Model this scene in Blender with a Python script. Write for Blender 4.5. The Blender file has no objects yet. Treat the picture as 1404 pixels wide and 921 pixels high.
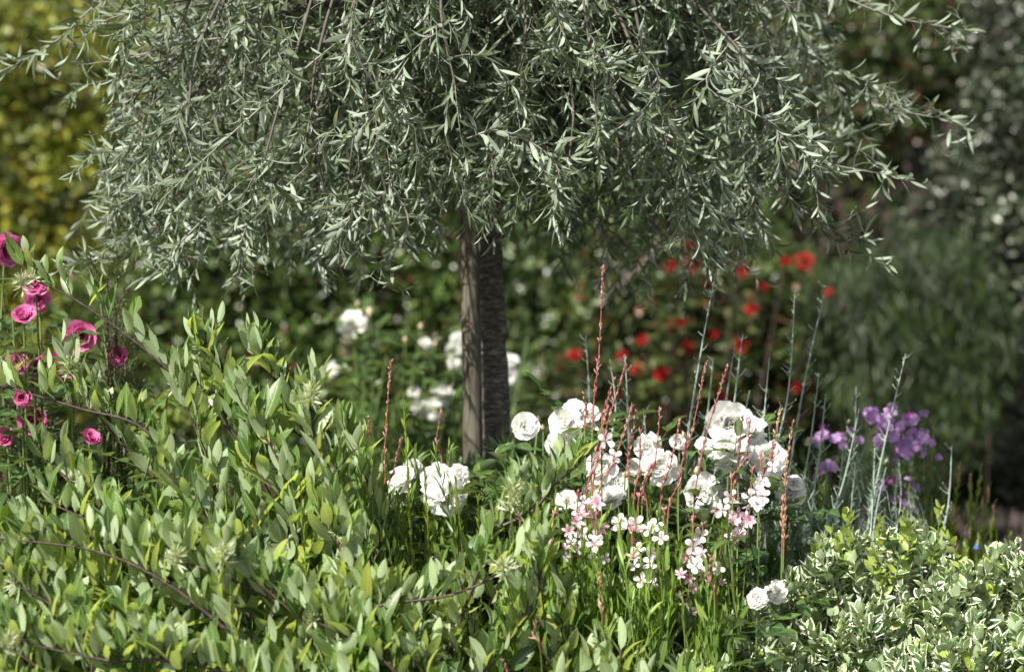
import bpy, math, random
import numpy as np
from mathutils import Matrix, Vector

rng = np.random.default_rng(11)
random.seed(5)
C = bpy.context.scene.collection
SC = bpy.context.scene
R = math.radians

# ------------------------------------------------------------------ camera
FPX, CAMZ, PITCH, CAMY = 3250.0, 1.40, R(-3.0), -5.0
cam = bpy.data.cameras.new('camera')
camo = bpy.data.objects.new('camera', cam); C.objects.link(camo)
cam.sensor_width = 36.0; cam.lens = FPX / 1404 * 36.0
camo.location = (0, CAMY, CAMZ); camo.rotation_euler = (R(90) + PITCH, 0, 0)
cam.clip_start = 0.1; cam.clip_end = 500
cam.dof.use_dof = True; cam.dof.focus_distance = 4.32; cam.dof.aperture_fstop = 2.5
SC.camera = camo

# ------------------------------------------------------------------ light
SUN_DIR = Vector((-0.50, -0.58, 0.80)).normalized()      # towards the sun
elev = math.asin(SUN_DIR.z); azim = math.atan2(SUN_DIR.x, SUN_DIR.y)
w = bpy.data.worlds.new('World'); SC.world = w; w.use_nodes = True
nt = w.node_tree; nt.nodes.clear()
sky = nt.nodes.new('ShaderNodeTexSky'); sky.sky_type = 'NISHITA'; sky.sun_disc = False
sky.sun_elevation = elev; sky.sun_rotation = azim
bg = nt.nodes.new('ShaderNodeBackground'); bg.inputs['Strength'].default_value = 0.075
wo = nt.nodes.new('ShaderNodeOutputWorld')
sky.dust_density = 2.5; sky.ozone_density = 0.6
hs = nt.nodes.new('ShaderNodeHueSaturation'); hs.inputs['Saturation'].default_value = 0.55
nt.links.new(sky.outputs[0], hs.inputs['Color']); nt.links.new(hs.outputs[0], bg.inputs[0]); nt.links.new(bg.outputs[0], wo.inputs[0])
sl = bpy.data.lights.new('sun', 'SUN'); sl.energy = 5.0; sl.angle = R(0.6); sl.color = (1.0, 0.95, 0.86)
so = bpy.data.objects.new('sun', sl); C.objects.link(so)
so.rotation_euler = (-SUN_DIR).to_track_quat('-Z', 'Y').to_euler()
SC.view_settings.view_transform = 'Standard'; SC.view_settings.look = 'None'
SC.view_settings.exposure = 1.0; SC.view_settings.gamma = 1.0
try:
    SC.view_settings.use_curve_mapping = False
except Exception:
    pass
SC.render.engine = 'CYCLES'
SC.cycles.max_bounces = 8; SC.cycles.diffuse_bounces = 3; SC.cycles.glossy_bounces = 2
SC.cycles.transmission_bounces = 4; SC.cycles.use_denoising = True

# ------------------------------------------------------------------ helpers
cp, sp = math.cos(PITCH), math.sin(PITCH)
def P(px, py, d):
    """world point seen at photo pixel px,py and d metres in front of the camera"""
    x = (px - 702.0) / FPX; v = (460.5 - py) / FPX
    dx, dy, dz = x, cp - v * sp, sp + v * cp
    s = d / dy
    return np.array([dx * s, CAMY + d, CAMZ + dz * s])
def PP(lst, d):
    return np.array([P(a[0], a[1], d if len(a) < 3 else a[2]) for a in lst])
def unit(v):
    v = np.asarray(v, float)
    return v / (np.linalg.norm(v, axis=-1, keepdims=True) + 1e-12)
def rdir(n=None):
    return unit(rng.normal(size=(3,) if n is None else (n, 3)))
def smooth(pts, n):
    """resample a polyline as a smooth curve of n points"""
    pts = np.asarray(pts, float)
    if len(pts) == 2:
        t = np.linspace(0, 1, n)[:, None]; return pts[0] * (1 - t) + pts[1] * t
    t = np.linspace(0, len(pts) - 1, n); out = []
    for a in t:
        i = min(int(a), len(pts) - 2); f = a - i
        p0 = pts[max(i - 1, 0)]; p1 = pts[i]; p2 = pts[i + 1]; p3 = pts[min(i + 2, len(pts) - 1)]
        out.append(0.5 * ((2 * p1) + (-p0 + p2) * f + (2 * p0 - 5 * p1 + 4 * p2 - p3) * f * f + (-p0 + 3 * p1 - 3 * p2 + p3) * f ** 3))
    return np.array(out)

class Geo:
    def __init__(s):
        s.v = []; s.f = []; s.uv = []; s.r = []; s.m = []; s.n = 0
    def batch(s, verts, faces, uv, rnd, mat=0):
        """verts (N,k,3), faces (m,4), uv (k,2) or (N,k,2), rnd (N,)"""
        N, k = verts.shape[:2]
        if N == 0: return
        if uv.ndim == 2: uv = np.broadcast_to(uv, (N, k, 2))
        s.v.append(verts.reshape(-1, 3)); s.uv.append(uv.reshape(-1, 2))
        s.r.append(np.repeat(rnd, k))
        off = (np.arange(N) * k + s.n)[:, None, None]
        s.f.append((faces[None] + off).reshape(-1, 4)); s.n += N * k
        s.m.append(np.full(N * len(faces), mat, np.int32))
    def mesh(s, name, mats):
        me = bpy.data.meshes.new(name)
        v = np.concatenate(s.v).astype(np.float32); f = np.concatenate(s.f).astype(np.int32)
        me.vertices.add(len(v)); me.vertices.foreach_set('co', v.ravel())
        me.loops.add(f.size); me.loops.foreach_set('vertex_index', f.ravel())
        me.polygons.add(len(f)); me.polygons.foreach_set('loop_start', np.arange(0, f.size, 4, dtype=np.int32))
        me.polygons.foreach_set('material_index', np.concatenate(s.m))
        me.polygons.foreach_set('use_smooth', np.ones(len(f), bool))
        a = me.attributes.new('rnd', 'FLOAT', 'POINT'); a.data.foreach_set('value', np.concatenate(s.r).astype(np.float32))
        uv = np.concatenate(s.uv); uv = np.c_[uv, np.zeros(len(uv))].astype(np.float32)
        a = me.attributes.new('luv', 'FLOAT_VECTOR', 'POINT'); a.data.foreach_set('vector', uv.ravel())
        for m in (mats if isinstance(mats, (list, tuple)) else [mats]): me.materials.append(m)
        me.update(); me.validate(verbose=False)
        return me
    def build(s, name, mats, parent=None):
        o = bpy.data.objects.new(name, s.mesh(name, mats)); C.objects.link(o)
        if parent is not None:
            o.parent = parent; o.location = -parent.location
        return o

PROF = {
    'lance': lambda t: np.sin(np.pi * np.clip(t, 0, 1) ** 0.95) ** 0.85 * 0.96 + 0.04,
    'ellip': lambda t: np.sin(np.pi * np.clip(t, 0, 1) ** 0.88) ** 0.7 * 0.96 + 0.03,
    'ovate': lambda t: np.sin(np.pi * np.clip(t, 0, 1) ** 0.7) ** 0.7 * 0.96 + 0.03,
    'obov':  lambda t: np.sin(np.pi * np.clip(t, 0, 1) ** 1.25) ** 0.62 * 0.96 + 0.03,
    'petal': lambda t: np.sin(np.pi * np.clip(t, 0, 1) ** 1.7 * 0.93) ** 0.6 * 0.9 + 0.10,
}
def add_leaves(g, pos, dr, nr, L, W, bend=0.4, prof='lance', nt=6, fold=0.3, mat=0, rnd=None, twist=0.3, wave=0.0):
    pos = np.asarray(pos, float); N = len(pos)
    if N == 0: return
    D = unit(dr); S = unit(np.cross(D, nr) + 1e-6); Nn = np.cross(S, D)
    L = np.broadcast_to(L, N)[:, None]; W = np.broadcast_to(W, N)[:, None]
    b = rng.normal(bend, 0.35, N)[:, None]; b = np.where(abs(b) < 0.02, 0.02, b)
    t = np.linspace(0, 1, nt)[None]
    tw = rng.normal(0, twist, N)[:, None] * t
    cx = L * np.sin(b * t) / b; cy = L * (1 - np.cos(b * t)) / b
    Cc = pos[:, None] + D[:, None] * cx[..., None] - Nn[:, None] * cy[..., None]
    Nt = Nn[:, None] * np.cos(b * t)[..., None] + D[:, None] * np.sin(b * t)[..., None]
    St = S[:, None] * np.cos(tw)[..., None] + Nt * np.sin(tw)[..., None]
    Nt2 = Nt * np.cos(tw)[..., None] - S[:, None] * np.sin(tw)[..., None]
    hw = (W / 2) * PROF[prof](t)
    fo = np.clip(rng.normal(fold, 0.15, N), -0.2, 1.1)[:, None]
    ca, sa = np.cos(fo), np.sin(fo)
    wv = wave * W * np.sin(t * 17 + rng.random(N)[:, None] * 6) if wave else 0 * t
    l = Cc + St * (hw * ca)[..., None] + Nt2 * (hw * sa + wv)[..., None]
    r = Cc - St * (hw * ca)[..., None] + Nt2 * (hw * sa - wv)[..., None]
    V = np.stack([l, Cc, r], axis=2).reshape(N, nt * 3, 3)
    F = []
    for i in range(nt - 1):
        a = i * 3; c = a + 3
        F += [[a + 1, a, c, c + 1], [a + 2, a + 1, c + 1, c + 2]]
    tt = np.repeat(np.linspace(0, 1, nt), 3); vv = np.tile([1.0, 0.0, -1.0], nt)
    g.batch(V, np.array(F), np.c_[tt, vv], rng.random(N) if rnd is None else np.broadcast_to(rnd, N), mat)

def add_tubes(g, pts, rad, k=5, mat=0, rnd=None):
    pts = np.asarray(pts, float)
    if pts.ndim == 2: pts = pts[None]
    N, n = pts.shape[:2]
    rad = np.asarray(rad, float)
    if rad.ndim == 1: rad = np.broadcast_to(rad, (N, n))
    T = unit(np.gradient(pts, axis=1))
    m = unit(pts[:, -1] - pts[:, 0])
    ref = np.where(abs(m[:, 2:3]) > 0.8, np.array([[1.0, 0.1, 0]]), np.array([[0, 0, 1.0]]))
    U = unit(np.cross(T, ref[:, None])); W = np.cross(T, U)
    a = np.arange(k) / k * 2 * np.pi
    V = pts[:, :, None] + rad[..., None, None] * (U[:, :, None] * np.cos(a)[:, None] + W[:, :, None] * np.sin(a)[:, None])
    V = V.reshape(N, n * k, 3)
    F = [[i * k + j, i * k + (j + 1) % k, (i + 1) * k + (j + 1) % k, (i + 1) * k + j] for i in range(n - 1) for j in range(k)]
    uv = np.c_[np.repeat(np.linspace(0, 1, n), k), np.tile(np.arange(k) / k, n)]
    g.batch(V, np.array(F), uv, rng.random(N) if rnd is None else np.broadcast_to(rnd, N), mat)

def add_buds(g, pos, dr, L, W, mat=0, k=6):
    pos = np.asarray(pos, float); D = unit(dr); N = len(pos)
    L = np.broadcast_to(L, N); W = np.broadcast_to(W, N)
    t = np.array([0, .15, .45, .75, 1.0]); pr = np.array([.25, .8, 1.0, .6, .05])
    add_tubes(g, pos[:, None] + D[:, None] * (L[:, None] * t)[..., None], (W / 2)[:, None] * pr, k, mat)

class Bag:
    """collects leaves, then adds them to a Geo in one go"""
    def __init__(s): s.p = []; s.d = []; s.n = []; s.L = []; s.W = []
    def add(s, p, d, n, L, W):
        N = len(p); s.p.append(p); s.d.append(d); s.n.append(np.broadcast_to(n, (N, 3)))
        s.L.append(np.broadcast_to(L, N)); s.W.append(np.broadcast_to(W, N))
    def flush(s, g, **kw):
        if s.p: add_leaves(g, np.concatenate(s.p), np.concatenate(s.d), np.concatenate(s.n), np.concatenate(s.L), np.concatenate(s.W), **kw)

def shoot(bag, gs, pts, n, L, W, r0=0.002, f0=0.08, out=0.9, along=0.6, up=0.2, tip=0.7, n_pts=7, smat=0, k=4, start_phase=None, opposite=False):
    c = smooth(pts, n_pts)
    if gs is not None: add_tubes(gs, c, np.linspace(r0, r0 * 0.4, n_pts), k, smat)
    f = np.linspace(f0, 1.0, n) + rng.normal(0, 0.01, n); f = np.clip(f, 0, 1)
    if opposite: f = np.repeat(f[::2], 2)[:n]; n = len(f)
    x = f * (n_pts - 1); i = np.minimum(x.astype(int), n_pts - 2); q = (x - i)[:, None]
    p = c[i] * (1 - q) + c[i + 1] * q
    T = unit(c[i + 1] - c[i])
    ph = (rng.random() * 6.3) + (np.arange(n) * 2.4 if not opposite else (np.arange(n) // 2) * 1.57 + (np.arange(n) % 2) * 3.14159) + rng.normal(0, .25, n)
    ref = np.array([1.0, 0.2, 0.1]) if abs(T[0][2]) > .6 else np.array([0, 0, 1.0])
    U = unit(np.cross(T, ref)); V = np.cross(T, U)
    O = U * np.cos(ph)[:, None] + V * np.sin(ph)[:, None]
    al = along * (0.7 + 0.9 * f)[:, None]
    d = T * al + O * out * (1.1 - 0.55 * f[:, None]) + np.array([0, 0, up]) + rng.normal(0, .12, (n, 3))
    nr = T * 0.8 - O * 0.3 + np.array([0, 0, .25]) + rng.normal(0, .6, (n, 3))
    s = (1 - (1 - tip) * f ** 3) * rng.uniform(.75, 1.1, n)
    bag.add(p, d, nr, L * s, W * s * rng.uniform(.85, 1.1, n))
    return c

# ------------------------------------------------------------------ materials
def mk(name):
    m = bpy.data.materials.new(name); m.use_nodes = True; m.node_tree.nodes.clear()
    return m, m.node_tree.nodes, m.node_tree.links
def ramp(N, cols, pos=None):
    r = N.new('ShaderNodeValToRGB'); e = r.color_ramp.elements
    pos = pos or [i / max(1, len(cols) - 1) for i in range(len(cols))]
    while len(e) < len(cols): e.new(0.5)
    for a, c, p in zip(e, cols, pos): a.position = p; a.color = (*c, 1)
    return r
def mixc(N, L, fac, a, b, mode='MIX'):
    m = N.new('ShaderNodeMix'); m.data_type = 'RGBA'; m.blend_type = mode
    for s, v in ((m.inputs[0], fac), (m.inputs[6], a), (m.inputs[7], b)):
        if hasattr(v, 'is_linked') or hasattr(v, 'links'): L.new(v, s)
        elif isinstance(v, (int, float)): s.default_value = v
        else: s.default_value = (*v, 1)
    return m.outputs[2]
def math_(N, L, op, a, b=None, clamp=False):
    m = N.new('ShaderNodeMath'); m.operation = op; m.use_clamp = clamp
    for s, v in zip(m.inputs, (a, b)):
        if v is None: continue
        if isinstance(v, (int, float)): s.default_value = v
        else: L.new(v, s)
    return m.outputs[0]
def leaf_mat(name, cols, back=None, trans=0.3, rough=0.45, tint=(1.25, 1.15, 0.55), vein=0.3, sidevein=0.0, variegate=None, pos=None, spec=0.5, clump=0.25):
    m, N, L = mk(name)
    at = N.new('ShaderNodeAttribute'); at.attribute_name = 'rnd'
    uv = N.new('ShaderNodeAttribute'); uv.attribute_name = 'luv'
    sx = N.new('ShaderNodeSeparateXYZ'); L.new(uv.outputs['Vector'], sx.inputs[0])
    av = math_(N, L, 'ABSOLUTE', sx.outputs[1])
    r = ramp(N, cols, pos); L.new(at.outputs['Fac'], r.inputs[0]); col = r.outputs[0]
    tc = N.new('ShaderNodeTexCoord'); no = N.new('ShaderNodeTexNoise'); no.inputs['Scale'].default_value = 4.0
    L.new(tc.outputs['Object'], no.inputs['Vector'])
    mp = N.new('ShaderNodeMapRange'); mp.inputs[1].default_value = .35; mp.inputs[2].default_value = .65
    mp.inputs[3].default_value = 1 - clump; mp.inputs[4].default_value = 1 + clump; L.new(no.outputs[0], mp.inputs[0])
    vm = N.new('ShaderNodeVectorMath'); vm.operation = 'SCALE'; L.new(col, vm.inputs[0]); L.new(mp.outputs[0], vm.inputs['Scale']); col = vm.outputs[0]
    if sidevein:
        q = math_(N, L, 'SUBTRACT', math_(N, L, 'MULTIPLY', sx.outputs[0], 9.0), math_(N, L, 'MULTIPLY', av, 1.6))
        q = math_(N, L, 'FRACT', q); q = math_(N, L, 'LESS_THAN', q, 0.16)
        col = mixc(N, L, math_(N, L, 'MULTIPLY', q, sidevein), col, (.34, .42, .24))
    if variegate:
        n2 = N.new('ShaderNodeTexNoise'); n2.inputs['Scale'].default_value = 90; L.new(tc.outputs['Object'], n2.inputs['Vector'])
        e = math_(N, L, 'ADD', av, math_(N, L, 'MULTIPLY', math_(N, L, 'SUBTRACT', n2.outputs[0], .5), 1.1))
        tp = math_(N, L, 'POWER', sx.outputs[0], 6.0)
        e = math_(N, L, 'ADD', e, math_(N, L, 'MULTIPLY', tp, .5))
        e = math_(N, L, 'ADD', e, math_(N, L, 'MULTIPLY', math_(N, L, 'SUBTRACT', at.outputs['Fac'], .5), -.35))
        k = math_(N, L, 'MULTIPLY', math_(N, L, 'SUBTRACT', e, .60), 7.0, True)
        k = math_(N, L, 'MULTIPLY', k, math_(N, L, 'LESS_THAN', at.outputs['Fac'], .93))
        col = mixc(N, L, k, col, variegate)
    if vein:
        k = math_(N, L, 'MULTIPLY', math_(N, L, 'LESS_THAN', av, 0.09), vein)
        col = mixc(N, L, k, col, (.36, .44, .22))
    if back:
        ge = N.new('ShaderNodeNewGeometry')
        bc = mixc(N, L, at.outputs['Fac'], back, tuple(c * 1.25 for c in back))
        if vein: bc = mixc(N, L, math_(N, L, 'MULTIPLY', math_(N, L, 'LESS_THAN', av, 0.09), .5), bc, tuple(min(1, c * 1.5) for c in back))
        col = mixc(N, L, ge.outputs['Backfacing'], col, bc)
    b = N.new('ShaderNodeBsdfPrincipled'); L.new(col, b.inputs['Base Color'])
    b.inputs['Roughness'].default_value = rough; b.inputs['Specular IOR Level'].default_value = spec
    t = N.new('ShaderNodeBsdfTranslucent'); L.new(mixc(N, L, 1.0, col, tint, 'MULTIPLY'), t.inputs[0])
    mx = N.new('ShaderNodeMixShader'); mx.inputs[0].default_value = trans
    L.new(b.outputs[0], mx.inputs[1]); L.new(t.outputs[0], mx.inputs[2])
    o = N.new('ShaderNodeOutputMaterial'); L.new(mx.outputs[0], o.inputs[0])
    return m
def petal_mat(name, base, tipc, trans=0.3, edge=None):
    m, N, L = mk(name)
    at = N.new('ShaderNodeAttribute'); at.attribute_name = 'rnd'
    uv = N.new('ShaderNodeAttribute'); uv.attribute_name = 'luv'
    sx = N.new('ShaderNodeSeparateXYZ'); L.new(uv.outputs['Vector'], sx.inputs[0])
    col = mixc(N, L, sx.outputs[0], base, tipc)
    col = mixc(N, L, math_(N, L, 'MULTIPLY', at.outputs['Fac'], .3), col, edge or base)
    wv = math_(N, L, 'SINE', math_(N, L, 'MULTIPLY', sx.outputs[1], 34.0))
    bp = N.new('ShaderNodeBump'); bp.inputs['Strength'].default_value = .1; bp.inputs['Distance'].default_value = .0006
    L.new(wv, bp.inputs['Height'])
    b = N.new('ShaderNodeBsdfPrincipled'); L.new(col, b.inputs['Base Color']); L.new(bp.outputs[0], b.inputs['Normal'])
    b.inputs['Roughness'].default_value = .6; b.inputs['Specular IOR Level'].default_value = .25
    t = N.new('ShaderNodeBsdfTranslucent'); L.new(col, t.inputs[0])
    mx = N.new('ShaderNodeMixShader'); mx.inputs[0].default_value = trans
    L.new(b.outputs[0], mx.inputs[1]); L.new(t.outputs[0], mx.inputs[2])
    o = N.new('ShaderNodeOutputMaterial'); L.new(mx.outputs[0], o.inputs[0])
    return m
def bark_mat(name, cols, scale=(30, 30, 60), rough=.85, bump=.6, dist=.004):
    m, N, L = mk(name)
    tc = N.new('ShaderNodeTexCoord'); mp = N.new('ShaderNodeMapping'); mp.inputs['Scale'].default_value = scale
    L.new(tc.outputs['Object'], mp.inputs[0])
    no = N.new('ShaderNodeTexNoise'); no.inputs['Scale'].default_value = 1; no.inputs['Detail'].default_value = 8; no.inputs['Roughness'].default_value = .65
    L.new(mp.outputs[0], no.inputs['Vector'])
    r = ramp(N, cols, [.3, .5, .68] if len(cols) == 3 else None); L.new(no.outputs[0], r.inputs[0])
    bp = N.new('ShaderNodeBump'); bp.inputs['Strength'].default_value = bump; bp.inputs['Distance'].default_value = dist
    L.new(no.outputs[0], bp.inputs['Height'])
    b = N.new('ShaderNodeBsdfPrincipled'); L.new(r.outputs[0], b.inputs['Base Color']); L.new(bp.outputs[0], b.inputs['Normal'])
    b.inputs['Roughness'].default_value = rough
    o = N.new('ShaderNodeOutputMaterial'); L.new(b.outputs[0], o.inputs[0])
    return m

M = {}
M['pear'] = leaf_mat('pear_leaf', [(.075, .11, .055), (.125, .17, .095), (.20, .25, .17)], back=(.25, .30, .235), trans=.26, rough=.55, tint=(1.2, 1.2, .6), vein=.2, spec=.35)
M['silver'] = leaf_mat('grey_green_leaf', [(.035, .088, .012), (.08, .155, .024), (.15, .245, .05), (.30, .33, .06)], pos=[0, .5, .9, 1], back=(.34, .43, .25), trans=.40, rough=.42, tint=(1.45, 1.4, .4), vein=.5, sidevein=.35)
M['tuft'] = leaf_mat('young_leaf', [(.22, .30, .12), (.36, .42, .22)], back=(.45, .5, .36), trans=.35, vein=.2)
M['gaura_leaf'] = leaf_mat('narrow_green_leaf', [(.09, .18, .03), (.16, .27, .045), (.26, .37, .075)], trans=.42, rough=.4, tint=(1.4, 1.25, .35), vein=.35)
M['rose_leaf'] = leaf_mat('rose_leaf', [(.03, .07, .02), (.06, .12, .03), (.10, .17, .04)], back=(.13, .19, .09), trans=.33, rough=.33, vein=.3, sidevein=.1)
M['cover'] = leaf_mat('cover_leaf', [(.05, .10, .025), (.08, .15, .03), (.14, .21, .045)], trans=.35, rough=.4)
M['varieg'] = leaf_mat('variegated_leaf', [(.03, .08, .025), (.06, .13, .04), (.11, .19, .055), (.22, .30, .05), (.30, .38, .07)], pos=[0, .4, .88, .92, 1], back=(.28, .36, .20), trans=.22, rough=.3, vein=0, tint=(1.1, 1.15, .7), variegate=(.80, .82, .62))
M['plain_shoot'] = leaf_mat('lime_leaf', [(.25, .36, .07), (.38, .46, .14)], trans=.4, rough=.35, vein=.3)
M['perov'] = leaf_mat('grey_feathery_leaf', [(.10, .155, .095), (.16, .22, .15)], trans=.2, rough=.6, vein=0)
M['needle'] = leaf_mat('tiny_olive_leaf', [(.05, .08, .03), (.11, .14, .05), (.16, .15, .07)], trans=.2, rough=.55, vein=0)
M['gold'] = leaf_mat('golden_leaf', [(.08, .115, .02), (.17, .21, .035), (.31, .33, .05), (.46, .42, .06)], pos=[0, .45, .82, 1], trans=.4, rough=.42, vein=0, clump=.5)
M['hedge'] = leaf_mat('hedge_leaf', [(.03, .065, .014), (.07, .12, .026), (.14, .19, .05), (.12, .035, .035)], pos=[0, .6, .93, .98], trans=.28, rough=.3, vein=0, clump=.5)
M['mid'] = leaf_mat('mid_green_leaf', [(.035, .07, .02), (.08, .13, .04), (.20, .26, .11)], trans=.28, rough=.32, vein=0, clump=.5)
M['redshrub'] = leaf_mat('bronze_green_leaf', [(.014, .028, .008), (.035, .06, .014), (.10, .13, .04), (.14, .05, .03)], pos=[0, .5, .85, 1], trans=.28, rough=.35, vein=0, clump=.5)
M['dark'] = leaf_mat('shade_dark_leaf', [(.005, .009, .004), (.010, .016, .006), (.022, .03, .009)], trans=.15, rough=.6, vein=0, clump=.6, spec=.2)  # background shade is put into this near-black leaf colour
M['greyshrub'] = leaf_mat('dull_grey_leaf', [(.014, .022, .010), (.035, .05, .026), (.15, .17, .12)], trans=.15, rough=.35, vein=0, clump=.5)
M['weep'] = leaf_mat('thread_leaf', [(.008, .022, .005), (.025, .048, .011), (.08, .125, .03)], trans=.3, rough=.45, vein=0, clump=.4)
M['lime'] = leaf_mat('weed_leaf', [(.14, .21, .03), (.26, .34, .05)], trans=.4, rough=.45, vein=.1)
M['lawn'] = leaf_mat('lawn_blade', [(.04, .09, .018), (.08, .14, .03)], trans=.3, rough=.5, vein=0)
M['white'] = petal_mat('white_petal', (.88, .88, .76), (.92, .92, .91), .5, (.92, .91, .89))
M['pink'] = petal_mat('pink_petal', (.50, .05, .22), (.72, .17, .42), .35, (.82, .38, .58))
M['red'] = petal_mat('red_petal', (.24, .006, .010), (.38, .014, .016), .25)
M['purple'] = petal_mat('purple_petal', (.52, .29, .58), (.50, .28, .60), .35, (.66, .48, .74))
M['magenta'] = petal_mat('magenta_petal', (.35, .05, .32), (.38, .07, .36), .3)
M['gwhite'] = petal_mat('blush_petal', (.87, .80, .82), (.90, .89, .90), .35, (.88, .74, .80))
M['gpink'] = petal_mat('pale_pink_petal', (.78, .38, .50), (.87, .74, .80), .35, (.84, .56, .68))
M['blue'] = petal_mat('blue_petal', (.07, .12, .55), (.12, .22, .65), .3)
M['bud'] = leaf_mat('red_bud', [(.28, .075, .08), (.40, .16, .15), (.58, .36, .33)], trans=.2, rough=.5, vein=0)
M['budtan'] = leaf_mat('tan_bud', [(.34, .20, .12), (.50, .33, .22)], trans=.2, rough=.6, vein=0)
M['rosebud'] = leaf_mat('rose_bud', [(.55, .42, .28), (.75, .62, .50)], trans=.2, rough=.6, vein=0)
M['redstem'] = bark_mat('red_stem', [(.20, .07, .05), (.28, .12, .08)], rough=.5, bump=0)
M['greenstem'] = bark_mat('green_stem', [(.09, .15, .04), (.14, .20, .06)], rough=.5, bump=0)
M['greystem'] = bark_mat('grey_green_stem', [(.20, .27, .22), (.30, .36, .31)], rough=.6, bump=0)
M['darkstem'] = bark_mat('dark_brown_stem', [(.022, .015, .012), (.05, .032, .025), (.11, .075, .06)], scale=(120, 120, 120), rough=.6, dist=.001)
M['twig'] = bark_mat('grey_twig', [(.06, .052, .04), (.11, .10, .085)], scale=(60, 60, 60))
M['paletwig'] = bark_mat('pale_twig', [(.15, .15, .12), (.26, .26, .22)], scale=(60, 60, 60))
M['bark'] = bark_mat('trunk_bark', [(.028, .022, .018), (.085, .07, .056), (.27, .24, .20)], scale=(42, 42, 120), bump=1.0)
M['stake'] = bark_mat('weathered_wood', [(.03, .025, .018), (.09, .078, .058), (.165, .145, .115)], scale=(150, 150, 9), bump=.7, dist=.003)
M['limb'] = bark_mat('limb_bark', [(.05, .04, .03), (.12, .10, .08)])
M['soil'] = bark_mat('soil', [(.010, .007, .005), (.026, .019, .013), (.05, .038, .026)], scale=(14, 14, 14), bump=1.0, dist=.03)
M['turf'] = bark_mat('turf', [(.02, .035, .01), (.04, .06, .016), (.06, .075, .025)], scale=(6, 6, 6), bump=1.0, dist=.05)
def plain(name, c, rough=.5):
    m, N, L = mk(name); b = N.new('ShaderNodeBsdfPrincipled'); b.inputs['Base Color'].default_value = (*c, 1); b.inputs['Roughness'].default_value = rough
    o = N.new('ShaderNodeOutputMaterial'); L.new(b.outputs[0], o.inputs[0]); return m
M['rubber'] = plain('black_rubber', (.012, .013, .018), .45)
M['stamen'] = plain('yellow_stamen', (.45, .30, .05), .7)

# ------------------------------------------------------------------ scene graph helpers
def tag(o, label=None, cat=None, group=None, kind=None):
    if label: o['label'] = label
    if cat: o['category'] = cat
    if group: o['group'] = group
    if kind: o['kind'] = kind
    return o
def thing(name, loc, label, cat, group=None):
    o = bpy.data.objects.new(name, None); C.objects.link(o)
    o.location = tuple(float(a) for a in loc); o.empty_display_size = .1
    return tag(o, label, cat, group)
def put(name, me, parent, loc, axis, size, roll=None):
    """a part that shares a mesh, its +Z turned to axis"""
    o = bpy.data.objects.new(name, me); C.objects.link(o)
    q = Vector(axis).to_track_quat('Z', 'Y')
    o.parent = parent
    rl = Matrix.Rotation(random.uniform(0, 6.28) if roll is None else roll, 4, 'Z')
    o.matrix_local = Matrix.Translation(Vector([float(a) for a in loc]) - parent.location) @ q.to_matrix().to_4x4() @ rl @ Matrix.Scale(float(size), 4)
    return o

# ------------------------------------------------------------------ ground
g = Geo()
nx, ny = 60, 70
xs = np.linspace(-40, 40, nx); ys = np.concatenate([np.linspace(-12, 12, 45), np.linspace(13, 120, ny - 45)])
X, Y = np.meshgrid(xs, ys)
Z = 0.02 * np.sin(X * 1.7) * np.cos(Y * 1.3) + np.clip((Y - 10.5) / 12, 0, 1) ** 1.3 * 9.0 + .05 * np.clip(Y - 8, 0, 5)
V = np.stack([X, Y, Z], -1).reshape(1, -1, 3)
F = np.array([[j * nx + i, j * nx + i + 1, (j + 1) * nx + i + 1, (j + 1) * nx + i] for j in range(ny - 1) for i in range(nx - 1)])
g.batch(V, F, np.zeros((nx * ny, 2)), np.zeros(1))
tag(g.build('ground', M['soil']), kind='structure')

# ------------------------------------------------------------------ background planting
def cloud(g, lumps, n, L, W, prof='ellip', hang=0.0, nt=4, shell=.6, outb=.6, mat=0):
    """leaves spread through a cluster of ellipsoid lumps [(centre, radii)]"""
    vol = np.array([r[0] * r[2] + r[1] * r[2] for c, r in lumps]); k = rng.choice(len(lumps), n, p=vol / vol.sum())
    Cn = np.array([c for c, r in lumps])[k]; Rd = np.array([r for c, r in lumps])[k]
    u = rdir(n); rr = np.where(rng.random(n) < .75, rng.uniform(shell, 1.05, n), rng.random(n) ** .5)
    bump = 1 + .16 * np.sin(u[:, 0] * 7 + k) * np.cos(u[:, 2] * 8 + k * 2)
    pos = Cn + u * Rd * (rr * bump)[:, None]
    pos[:, 2] = np.maximum(pos[:, 2], 0.03)
    d = rdir(n) + np.array([0, 0, .25 - hang]) + u * .4
    nr = u * outb + rdir(n) * .6 + np.array([0, 0, .5])
    s = rng.uniform(.7, 1.2, n)
    add_leaves(g, pos, d, nr, L * s, W * s, prof=prof, nt=nt, mat=mat)
def lumps_px(spec, d0):
    """[(px,py,radius px, depth)] -> ellipsoid lumps"""
    out = []
    for s in spec:
        px, py, r = s[:3]; d = s[3] if len(s) > 3 else d0
        c = P(px, py, d); rm = r / FPX * d
        out.append((c, (rm, rm * .9, rm)))
    return out
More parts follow.
